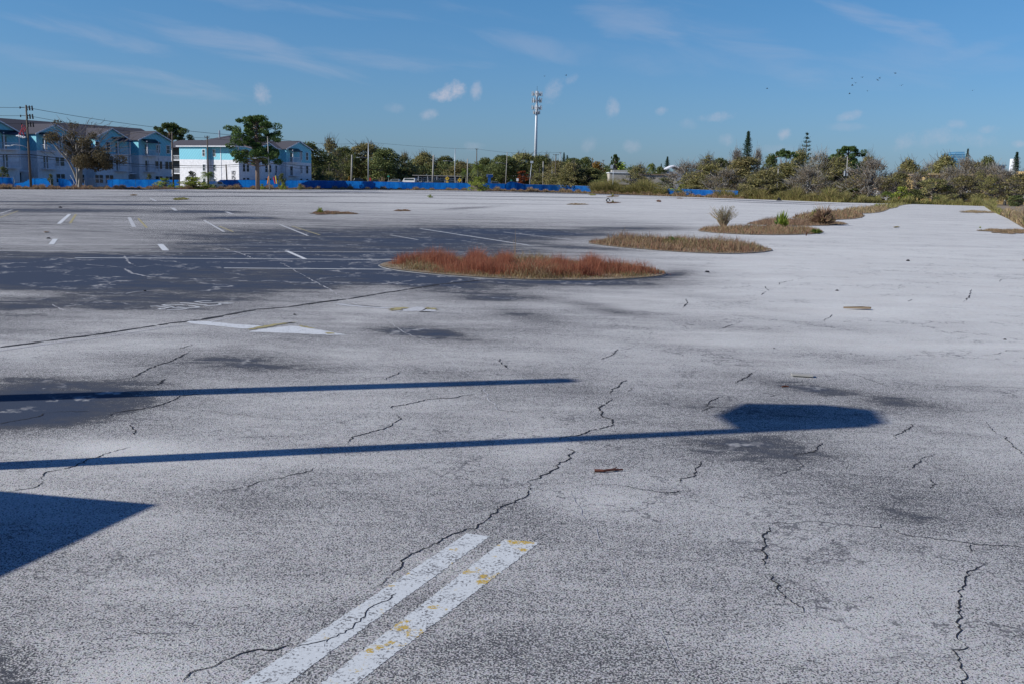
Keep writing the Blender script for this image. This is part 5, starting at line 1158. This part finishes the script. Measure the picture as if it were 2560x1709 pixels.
def beige():
    D = 312; X0, zt = ZAT(1524, 433, D); X1, _ = ZAT(1692, 433, D); w = X1-X0
    o = empty('beige_building', (X0, D, 0), 0, 'flat-roofed beige building half hidden by the twisted oak', 'building')
    MB().box(0, w*.30, 0, 14, 2.9, zt).build('wall', M['beige'], o); MB().box(w*.30, w, 1.2, 14, 0, zt-.3).build('wall', M['beige'], o)
    MB().box(-.2, w*.30+.2, -.2, 14.2, zt, zt+.25).build('roof', M['trim'], o); MB().box(w*.30+.21, w+.3, .9, 14.2, zt-.3, zt).build('roof', M['tan'], o)
    MB().box(.3, w*.30, 3, 13, 0, 2.9).build('recess_shade', M['dark'], o)  # near-black block paints the shade under the overhanging storey
    MB().box(.1, .35, .1, .35, 0, 2.9).build('column', M['trim'], o)
    for x in (.40, .75): MB().box(w*x, w*x+1.6, 1.12, 1.19, .1, 2.4).build('door', M['tan'], o)
    for x in (.6, .68, .88): window(o, w*x, 1.19, 1.2, 1.0, 1.2)
    MB().box(w*.86, w*.86+1.0, 1.1, 1.19, .1, 2.6).build('downpipe', M['trim'], o)
    MB().box(w*.05, w*.28, 3, 8, zt+.27, zt+1.0).build('rooftop_unit', M['conc'], o)
beige()
def white_gable():
    D = 372; X0, z0 = ZAT(1650, 432, D); X1, z1 = ZAT(1686, 417, D); X2, z2 = ZAT(1712, 429, D); zb = gz(D)
    o = empty('house', (X0, D, zb), 0, 'house with a white gable roof edge peeking over the beige building', 'house')
    w = X2-X0; pk_ = X1-X0
    MB().box(.6, w-.6, .4, 12, 0, z2-zb-.2).build('wall', M['grey'], o)
    MB().prism([(0, 0, z0-zb), (pk_, 0, z1-zb), (w, 0, z2-zb), (w, 0, z2-zb+.5), (pk_, 0, z1-zb+.55), (0, 0, z0-zb+.4)], (0, 12, 0)).build('roof', M['trim'], o)
    window(o, w*.5, .39, 1.2, 1.4, 1.4)
white_gable()
o, w, h = simple_building('house', 'small pale house wall with orange panel between the hedge and the leaning oak', 2195, 2262, 470, 246, 9, 'trim', 'tan')
MB().box(w*.78, w*.98, -.06, -.01, .2, 1.9).build('door', M['orange'], o); window(o, w*.3, -.01, 1.0, 1.4, 1.3)
def yellow():
    D = 236; o = empty('yellow_building', (PX(2318, D, 0), D, 0), 0, 'long yellow stucco building behind the oaks at the right edge', 'building'); w = PX(2700, D, 0)-o.location.x
    _, zr = ZAT(2400, 433, D); _, zl = ZAT(2320, 433, D)
    MB().box(0, w, 0, 14, 0, zr-.6).build('wall', M['yellow'], o)
    MB().box(-.5, w+.5, -1.2, 14.5, zr-.58, zr-.28).build('roof', M['tan'], o)
    MB().box(-.5, w+.5, -1.26, -1.21, zr-.62, zr-.22).build('fascia', M['yellow'], o)
    for i in range(10):
        x = 1.5+i*w/10
        for z in (.9, 3.4): window(o, x, -.01, z, 1.1, 1.3)
    for x in (.03, .085, .42, .50): MB().box(w*x, w*x+.35, -1.15, -.8, 0, zr-.6).build('column', M['yellow'], o)
    MB().prism([(1.0, -2.4, 0), (3.0, -2.4, 0), (1.6, -2.4, 3.0), (1.0, -2.4, 3.2)], (0, .4, 0)).build('buttress', M['yellow'], o)
    MB().box(w*.16, w*.23, -1.0, -.02, 0, 2.6).build('recess_shade', M['dark'], o)  # near-black block on the wall stands in for a shaded recess
    MB().prism([(w*.20, -3.4, 2.2), (w*.245, -3.4, 2.9), (w*.29, -3.4, 2.3), (w*.29, -3.4, 2.42), (w*.245, -3.4, 3.02), (w*.20, -3.4, 2.32)], (0, 3.3, 0)).build('porch_roof', M['trim'], o)
    MB().box(w*.73, w, 1, 12, zr-.27, zr+.9).build('wall', M['yellow'], o)
yellow()
o = empty('electric_box', gp(2458, 508), 0, 'rounded yellow block standing low before the yellow building', 'utility box')
mb = MB(); mb.add([(-.6, 0, 0), (.6, 0, 0), (.6, .7, 0), (-.6, .7, 0), (-.5, 0, .8), (.5, 0, .8), (.5, .7, .8), (-.5, .7, .8), (-.25, .05, 1.15), (.25, .05, 1.15), (.25, .6, 1.15), (-.25, .6, 1.15)],
   [(0, 1, 5, 4), (1, 2, 6, 5), (2, 3, 7, 6), (3, 0, 4, 7), (4, 5, 9, 8), (5, 6, 10, 9), (6, 7, 11, 10), (7, 4, 8, 11), (8, 9, 10, 11)]); mb.build('body', M['yellow'], o)
MB().box(-.66, .66, -.05, .75, 0, .06).build('base', M['conc'], o)
# far towers
def glass_fn(t, v, b):
    w = t.node('ShaderNodeTexWave', {'Vector': v, 'Scale': .085, 'Distortion': 0.0}, bands_direction='Z'); return t.mix(t.rng(w.outputs[1], .35, .65), (.05, .16, .28, 1), (.12, .26, .38, 1))
M['tglass'] = mat('hazy_blue_curtain_wall', fn=glass_fn, rough=.3)  # distance haze is put into the blue of the glass
D = 1500; X0, zt = ZAT(2376, 385, D); X1, _ = ZAT(2407, 382, D); X2, _ = ZAT(2420, 384, D)
o = empty('glass_tower', (X0, D, 1.5), 0, 'haze-tinted blue glass high-rise showing far above the trees', 'building')
MB().prism([(0, 0, 0), (X1-X0, -8, 0), (X2-X0, 10, 0), (X1-X0, 30, 0), (0, 30, 0)], (0, 0, zt-1.5)).build('wall', M['tglass'], o)
MB().prism([(8, 1, zt-1.5), (X1-X0, -6, zt-1.5), (X2-X0-1, 9, zt-1.5), (8, 26, zt-1.5)], (0, 0, 3)).build('parapet', M['tglass'], o)
D = 1100; X0, zt = ZAT(2541, 397, D); X1, _ = ZAT(2549, 397, D); w = X1-X0
o = empty('white_tower', (X0, D, 1.5), 0, 'slim white high-rise behind the norfolk pine at the right edge', 'building')
MB().box(0, w, 0, 14, 0, zt-1.5).build('wall', M['trim'], o)
for i in range(11): MB().box(w*.35, w*.9, -.2, -.05, 4+i*(zt-8)/11, 4+i*(zt-8)/11+1.6).build('window', M['glass'], o)
D = 900; X0, zt = ZAT(2484, 412, D); X1, _ = ZAT(2513, 412, D)
o = empty('office_block', (X0, D, 1.5), 0, 'low far grey-blue block left of the white tower', 'building')
MB().box(0, X1-X0, 0, 20, 0, zt-2.5).build('wall', M['grey'], o); MB().box(-1, X1-X0+1, -1, 21, zt-2.4, zt-1.5).build('roof', M['tglass'], o)

# ---------------------------------------------------------------- cell tower
def cell_tower():
    D = 430; Xt, zt = ZAT(1345, 222, D); zb = gz(D); H = zt-zb; Xb = PX(1339.5, D, 20)
    o = empty('cell_tower', (Xb, D, zb), 0, 'tall pale monopole cell tower with stacked antenna arrays', 'cell tower'); lean = Xt-PX(1345, D, zt)
    MB().tube([(0, 0, 0), (0, 0, H*.5), (0, 0, H-1)], [.72, .6, .36], 14).build('pole', M['tower'], o, True)
    MB().tube([(0, 0, H-1), (0, 0, H+1.0)], .06, 5).build('lightning_rod', M['blackm'], o)
    rnd = random.Random(2); panel = None
    pxm = D/F
    for (yt, yb, r, n) in ((229, 241, 2.1, 12), (245, 258, 1.95, 10), (264, 275, 2.05, 12), (277, 286, 1.35, 9)):
        z1_ = ZAT(1343, yt, D)[1]-zb; z0_ = ZAT(1343, yb, D)[1]-zb; zm = (z0_+z1_)/2
        f = MB(); ring = [(r*math.cos(k*6.283/12), r*math.sin(k*6.283/12), zm) for k in range(13)]; f.tube(ring, .07, 4); f.tube([(a, b, zm-.5) for a, b, c in ring], .06, 4)
        for k in range(3): a = k*2.094+.3; f.tube([(0, 0, zm), (r*math.cos(a), r*math.sin(a), zm)], .09, 4)
        mount = f.build('antenna_mount', M['metal'], o)
        for k in range(n):
            a = k*6.283/n+.2; hh = (z1_-z0_)*rnd.uniform(.75, 1.0)
            p = MB().box(-.16, .16, -.10, .10, -hh/2, hh/2).build('antenna', M['tower'] if rnd.random() < .7 else M['metal'], mount); p.location = (r*1.05*math.cos(a), r*1.05*math.sin(a), zm); p.rotation_euler = (0, 0, a-1.57)
            if k % 2:
                q = MB().box(-.18, .18, -.14, .14, -.35, .35).build('radio_unit', M['blackm'] if k % 4 == 1 else M['metal'], mount); q.location = (r*.82*math.cos(a), r*.82*math.sin(a), zm-.45)
cell_tower()

# ---------------------------------------------------------------- poles, lamps, wires
TOPS = {}
def pole(name, label, xt, yt, xb, D, r0, r1, m='wood', arm=None, cross=(), extra=None, cat='utility pole'):
    Xt, zt = ZAT(xt, yt, D); zb = gz(D); Xb = PX(xb, D, zb+2); H = zt-zb
    o = empty(name, (Xb, D, zb), 0, label, cat); lx = Xt-Xb
    MB().tube([(0, 0, -.1), (lx*.5, 0, H*.5), (lx, 0, H)], [r0, (r0+r1)/2, r1], 8).build('pole', M[m], o, True)
    def at(z): return Vector((lx*z/H, 0, z))
    if arm:
        ax, ay, jy = arm; Xa, za = ZAT(ax, ay, D); zj = ZAT(xt, jy, D)[1]-zb; p = at(zj); e = Vector((Xa-Xb, -.3, za-zb))
        am = MB().tube([p, p.lerp(e, .35)+Vector((0, 0, .25)), p.lerp(e, .75)+Vector((0, 0, .22)), e], [.06, .055, .05, .04], 6).build('lamp_arm', M['metal'], o, True)
        s = 1 if e.x > p.x else -1
        MB().box(min(e.x, e.x+s*.75), max(e.x, e.x+s*.75), e.y-.16, e.y+.16, e.z-.08, e.z+.07).build('lamp_head', M['tower'], am)
    for (cy, wd) in cross:
        z = ZAT(xt, cy, D)[1]-zb; p = at(z)
        c = MB().box(p.x-wd/2, p.x+wd/2, -.28, -.16, z-.06, z+.06).build('crossarm', M[m], o)
        i_ = MB()
        for q in (-.45, 0, .45): i_.tube([(p.x+wd*q, -.22, z+.06), (p.x+wd*q, -.22, z+.3)], [.06, .04], 6)
        i_.build('insulator', M['blackm'], c)
    if extra: extra(o, at, zb)
    return o, (Xt, D, zt)
def p1x(o, at, zb):
    D = o.location.y
    for k, y in enumerate((269, 290, 310)):
        z = ZAT(66, y, D)[1]; p = at(z); mb = MB()
        for q in (0.15, .55, .95): mb.tube([p, p+Vector((q, -.2, .12))], .03, 4, False); mb.tube([p+Vector((q, -.2, .25)), p+Vector((q+.05, -.2, -.45))], [.09, .12], 6)
        mb.tube([p, p+Vector((-.9, 0, 0))], .035, 4); mb.tube([p+Vector((-.9, 0, .12)), p+Vector((-.9, 0, -.2))], .08, 6)
        mb.build('insulator', M['blackm'], o)
    mb = MB(); rnd = random.Random(3)
    for k in range(16):
        q = ZAT(rnd.uniform(50, 66), rnd.uniform(318, 343), D); x, z = q[0]-o.location.x, q[1]-zb
        mb.tube([(x, -.1, z), (x+rnd.uniform(-.2, .2), -.1, z+.4)], .05, 4)
    mb.build('cutout', M['red'], o)
    mb = MB()
    for k in range(4): q = ZAT(47+k*5, 341+k*1.5, D); mb.tube([(q[0]-o.location.x-.25, -.25, q[1]-zb), (q[0]-o.location.x+.25, -.25, q[1]-zb+.1)], .12, 6)
    mb.build('arrester', M['tower'], o)
_, t1 = pole('utility_pole', 'tall leaning utility pole with stacked insulators and a lamp arm at the left', 65, 263, 76, 150, .2, .12, 'wood', arm=(28, 365, 371), extra=p1x)
_, t2 = pole('utility_pole', 'brown wooden pole beside the right end of the long building', 430, 330, 433, 186, .17, .12)
_, t3 = pole('utility_pole', 'thin dark pole in front of the sunlit white wall', 518, 340, 521, 196, .16, .11, cross=((344, .9),))
_, t3b = pole('service_pole', 'short dark pole by the notch of the sunlit wall', 565, 412, 568, 210, .15, .13)
_, t4 = pole('street_light', 'pale lamp pole with curved arm right of the tall pine', 669, 342, 674, 195, .14, .09, 'conc', arm=(642, 396, 397), cat='street light')
_, t5 = pole('street_light', 'grey street light with left arm above the parked cars', 921, 355, 920.5, 345, .2, .13, 'metal', arm=(896, 394, 397), cat='street light')
_, t7 = pole('street_light', 'street light with left arm over the two yellow signs', 1138, 371, 1136.5, 350, .16, .1, 'metal', arm=(1113, 403, 407), cat='street light')
_, t8 = pole('utility_pole', 'plain wooden pole rising behind the right palm', 1192, 372, 1191, 352, .2, .13, cross=((373.5, 1.0),))
_, t9 = pole('street_light', 'street light with left arm above the blue pylon sign', 1268, 381, 1264, 350, .18, .1, 'conc', arm=(1244, 408, 412), cat='street light')
_, t13 = pole('utility_pole', 'wooden pole with a top crossarm left of the rust-red tree', 1390, 386, 1387, 340, .2, .14, cross=((387.5, 2.0),))
_, t14 = pole('street_light', 'tall thin pole with left lamp arm right of the crossarm pole', 1401, 381, 1399, 346, .15, .1, 'metal', arm=(1381, 413, 416), cross=((383, .8),), cat='street light')
for (xt, yt, xb, lab) in [(880, 387.5, 878, 'leftmost thick pale concrete post behind the fence'), (1084, 388, 1081, 'thick pale concrete post standing left of the yellow signs'), (1169, 398, 1169, 'pale concrete post top showing above the left palm'), (1358, 404, 1358, 'pale concrete post between the flood light and the crossarm pole')]:
    pole('concrete_post', lab, xt, yt, xb, 346, .3 if xt < 1100 else .2, .24 if xt < 1100 else .17, 'conc', cat='post')
def flood(o, at, zb): q = ZAT(1329.5, 406, 345); MB().box(q[0]-o.location.x-.5, q[0]-o.location.x+.5, -.3, .1, q[1]-zb-.35, q[1]-zb+.4).build('lamp_head', M['tower'], o)
pole('flood_light', 'leaning thin pole with a square white flood light head', 1329, 409, 1323, 345, .1, .08, 'tower', extra=flood, cat='flood light')
def boxl(o, at, zb): q = ZAT(1533, 417.5, 300); x = q[0]-o.location.x; z = q[1]-zb; MB().box(x-.75, x-.05, -.3, .3, z-.55, z+.5).build('lamp_head', M['tower'], o); MB().box(x+.05, x+.75, -.3, .3, z-.55, z+.5).build('lamp_head', M['blackm'], o)
pole('lamp_post', 'thin pole with one pale and one dark boxy lamp head left of the beige building', 1534, 410, 1532, 300, .09, .06, 'tower', extra=boxl, cat='street light')
pole('utility_pole', 'pale leaning wooden pole among the trees below the umbrella pine', 1946, 420, 1943, 240, .15, .12, 'conc', cross=((420.5, .8),))
def trafo(o, at, zb):
    D = o.location.y
    for x in (2111, 2117.5):
        q = ZAT(x, 434, D); X = q[0]-o.location.x; z = q[1]-zb; mb = MB().tube([(X, -.3, z-.6), (X, -.3, z+.5)], .22, 10); mb.tube([(X, -.3, z+.5), (X, -.3, z+.95)], .06, 5); mb.build('transformer', M['metal'], o)
    q = ZAT(2118, 422, D); MB().tube([at(q[1]-zb), at(q[1]-zb)+Vector((.6, -.2, .15))], .06, 5).build('lamp_head', M['trim'], o)
pole('transformer_pole', 'pale pole carrying two grey transformer cans', 2119, 393, 2114, 232, .14, .10, 'conc', extra=trafo)
pole('thin_post', 'thin brown post left behind the green hedge', 2263, 424, 2264, 225, .07, .05, 'wood', cat='post')
pole('service_pole', 'thin grey mast behind trees left of the orange-brown treetop', 1481, 395, 1481, 380, .15, .12, 'wood')
pole('service_pole', 'thin dark mast behind trees right of the orange-brown treetop', 1508, 400, 1508, 390, .14, .10, 'wood', cross=((402, .9),))
pole('light_mast', 'thin grey mast under the lamp arm by the crossarm pole', 1380, 418, 1380, 343, .09, .07, 'metal', cat='post')
o = empty('leaning_pole', (PX(182, 150, 1), 150, 0), 0, 'short pale pole leaning left before the torn windscreen', 'post')
a = ZAT(176, 438, 150); b = ZAT(191, 465, 150); MB().tube([(a[0]-o.location.x, 0, a[1]), (b[0]-o.location.x, 0, b[1])], [.09, .05], 6).build('pole', M['tower'], o)
def wire(label, pts, r=.022):
    P = []
    for i, (x, y, D) in enumerate(pts): q = ZAT(x, y, D); P.append(Vector((q[0], D, q[1])))
    Q = []
    for a, b in zip(P, P[1:]):
        L = (b-a).length
        for k in range(8): s = k/8; Q.append(a.lerp(b, s)+Vector((0, 0, -4*s*(1-s)*L*.006)))
    Q.append(P[-1]); tag(MB().tube(Q, r, 4).build('power_line', M['wire']), label, 'wire')
wire('uppermost wire running right from the tall leaning pole', [(70, 270, 150), (400, 320, 178), (671, 345, 195), (921, 356, 345), (1138, 372, 350), (1192, 373, 352), (1268, 382, 350), (1401, 382, 346)], .03)
wire('second wire running right below the uppermost one', [(71, 290, 150), (300, 326, 170), (518, 346, 196), (671, 357, 195)], .026)
wire('top wire leaving the frame at left', [(-80, 267, 146), (60, 269.5, 150)], .025)
wire('middle wire leaving the frame at left', [(-80, 288, 146), (60, 290, 150)], .025)
wire('lowest thin wire leaving the frame at left', [(-80, 307, 146), (60, 310, 150)], .02)
wire('thick dark cable across the long building', [(-80, 385, 146), (75, 387, 150), (250, 404, 165), (433, 414, 186), (568, 413.5, 208), (674, 402, 195), (800, 416, 260)], .05)
wire('thinner cable just below the thick one', [(-80, 390, 146), (75, 393, 150), (250, 410, 165), (433, 419, 186), (568, 418, 208), (674, 408, 195), (800, 424, 260)], .03)

# ---------------------------------------------------------------- signs and vehicles behind the fence
def signpost(name, label, x, yc, D, draw, ytop=None):
    X, z = ZAT(x, yc, D); zb = gz(D); o = empty(name, (X, D, zb), 0, label, 'sign'); MB().tube([(0, .06, 0), (0, .06, z-zb+.3)], .05, 6).build('post', M['metal'], o); draw(o, z-zb); return o
def diamond(o, z):
    MB().prism([(-.75, 0, z), (0, 0, z-.75), (.75, 0, z), (0, 0, z+.75)], (0, .03, 0)).build('panel', M['yel'], o)
    MB().box(-.14, .14, -.02, -.002, z-.1, z+.28).build('symbol', M['blackm'], o); MB().box(-.42, .42, -.0, .03, z-1.5, z-.95).build('plaque', M['yel'], o)
signpost('warning_sign', 'left yellow diamond warning sign above the fence', 1118, 447, 350, diamond)
signpost('warning_sign', 'right yellow diamond warning sign above the fence', 1149, 451, 350, diamond)
def rect(w, h, m): 
    return lambda o, z: MB().box(-w/2, w/2, -.02, .02, z-h/2, z+h/2).build('panel', M[m], o)
signpost('white_sign', 'white square sign left of the rust-red tree', 1293.5, 450, 350, rect(.8, .95, 'trim'))
signpost('street_sign', 'small green street sign above the bunched fence', 1278, 451.5, 350, rect(.7, .35, 'green'))
signpost('street_sign', 'green sign panel on the post above the parked cars', 971, 441.5, 350, rect(.7, .5, 'green'))
signpost('banner_sign', 'red and white banner right of the grey street light foot', 925.5, 449, 350, rect(.6, 1.0, 'red'))
signpost('white_sign', 'tilted white banner panel in front of the oaks near the white building', 786, 434, 262, rect(.7, 1.3, 'trim'))
signpost('white_sign', 'small white sign just above the fence in front of the oaks', 835.5, 450, 300, rect(.4, .5, 'trim'))
D = 352; X, zt = ZAT(1224, 436, D); zb = gz(D)
o = empty('pylon_sign', (X, D, zb), 0, 'blue pylon sign with a wide head on a blue column', 'sign'); h = zt-zb
MB().box(-.55, .45, 0, .5, 0, h-1.1).build('column', M['signblue'], o); MB().box(-1.1, 1.15, -.1, .6, h-1.1, h-.25).build('panel', M['signblue'], o); MB().box(-1.1, 1.15, -.12, .62, h-.24, h).build('cap', M['tower'], o)
MB().box(-1.0, -.7, -.14, -.11, h-.95, h-.4).build('lettering', M['tower'], o)
def car_mesh(kind):
    if kind == 'van': prof = [(-2.6, .35), (2.6, .35), (2.65, 1.0), (2.0, 1.25), (1.5, 2.1), (-2.5, 2.2), (-2.65, 1.9)]
    elif kind == 'suv': prof = [(-2.3, .35), (2.3, .35), (2.35, .95), (1.3, 1.1), (.7, 1.7), (-2.0, 1.75), (-2.35, 1.1)]
    else: prof = [(-2.2, .3), (2.25, .3), (2.3, .75), (1.3, .92), (.6, 1.42), (-.9, 1.45), (-1.7, 1.0), (-2.25, .92)]
    return prof
CARP = {}
def car(kind, paint, label, x, D, heading=0.0):
    zb = gz(D); key = (kind, paint)
    if key not in CARP:
        o = empty('parked_car' if kind != 'van' else 'parked_van', (0, 0, 0)); pr = car_mesh(kind)
        MB().prism([(a, -.9, b) for a, b in pr], (0, 1.8, 0)).build('body', M[paint], o, bevel=.06)
        top = max(b for a, b in pr); x1 = [a for a, b in pr if b > top*.78]
        gw = MB().prism([(min(x1)*.85, -.93, top*.64), (max(x1)*1.0, -.93, top*.64), (max(x1)*.8, -.93, top*.92), (min(x1)*.85, -.93, top*.92)], (0, 1.86, 0)); gw.build('window', M['glass'], o)
        for a in (-1.45, 1.45):
            for s in (-1, 1):
                w_ = MB().tube([(a, s*.95, .35), (a, s*.72, .35)], .35, 14).build('wheel', M['tyre'], o); MB().tube([(a, s*.965, .35), (a, s*.94, .35)], .2, 10).build('rim', M['metal'], w_)
        for s in (-.65, .65): MB().box(2.2, 2.32, s-.2, s+.2, .62, .8).build('headlight', M['tower'], o)
        CARP[key] = o
    else: o = copy_tree(CARP[key])
    o.location = (PX(x, D, 1.5), D, zb); o.rotation_euler = (0, 0, heading); o.name = 'parked_van' if kind == 'van' else 'parked_car'
    tag(o, label, 'van' if kind == 'van' else 'car', None if kind == 'van' else 'cars parked behind the fence')
car('van', 'carw', 'white van parked behind the fence in mid picture', 1022, 366, 2.9)
car('suv', 'card', 'dark car directly left of the street light with the arm', 900, 366, .3)
car('sedan', 'card', 'dark car right of the red and white banner', 942, 368, .2)
car('suv', 'carr', 'grey car right of the green street sign post', 985, 366, 3.0)
car('sedan', 'carw', 'white car just right of the white van', 1039, 372, 1.2)
car('suv', 'card', 'dark car in front of the white roofed building near the thick post', 1095, 368, 0)
car('sedan', 'card', 'dark car behind the left yellow warning sign', 1128, 370, 0)
car('suv', 'carr', 'grey car between pylon sign and the lamp pole', 1240, 368, .1)
car('sedan', 'card', 'dark low car parked under the leaning oak left of the hedge', 2184, 222, 0)
car('suv', 'carw', 'white car glimpsed under the trees behind the right end of the fence', 1790, 266, 0)
car('sedan', 'carw', 'white car behind the gap in the fence by the cabbage palm', 541, 206, 1.2)
car('suv', 'carr', 'grey car under the trees below the umbrella pine', 1990, 244, .1)
# playground bars by the lamp pole with the curved arm
D = 208
for (x0, x1, y0, y1, m_, lab) in [(672, 669, 441, 452, 'orange', 'left orange slanted bar behind the fence'), (684, 688, 443, 452, 'red', 'red slanted bar behind the fence'), (689, 692, 440, 452, 'yel', 'right tall yellow slanted bar behind the fence')]:
    a = ZAT(x0, y0, D); b = ZAT(x1, y1+8, D); tag(MB().tube([(a[0], D, a[1]), (b[0], D, max(0, b[1]))], .14, 6).build('slanted_bar', M[m_]), lab, 'bar', 'coloured slanted bars behind the fence')

# ---------------------------------------------------------------- birds
bm0 = None
for i, (x, y) in enumerate([(2130, 197), (2139, 208), (2131, 214), (2156, 194), (2194, 201), (2199, 196), (2169, 228), (2124, 235), (2254, 214), (2238, 184), (1415, 189), (1362, 191), (1918, 222), (2431, 227)]):
    q = ZAT(x, y, 260)
    if bm0 is None:
        mb = MB(); mb.tube([(-.28, 0, 0), (-.1, 0, .03), (.15, 0, .03), (.32, 0, 0)], [.02, .08, .08, .03], 6)
        for s in (-1, 1): mb.add([(-.08, 0, .04), (.12, 0, .04), (.05, s*.38, .2), (-.12, s*.7, .1), (-.14, s*.36, .16)], [(0, 1, 2, 4), (4, 2, 3)])
        b = mb.build('bird', M['blackm']); bm0 = b
    else: b = bm0.copy(); C.objects.link(b)
    b.location = (q[0], 260, q[1]); b.rotation_euler = (.3*math.sin(i), .2, i*1.3); b.scale = (.8+.05*(i % 5),)*3
    tag(b, 'small dark bird gliding far off against the blue sky', 'bird', 'birds far off in the sky')
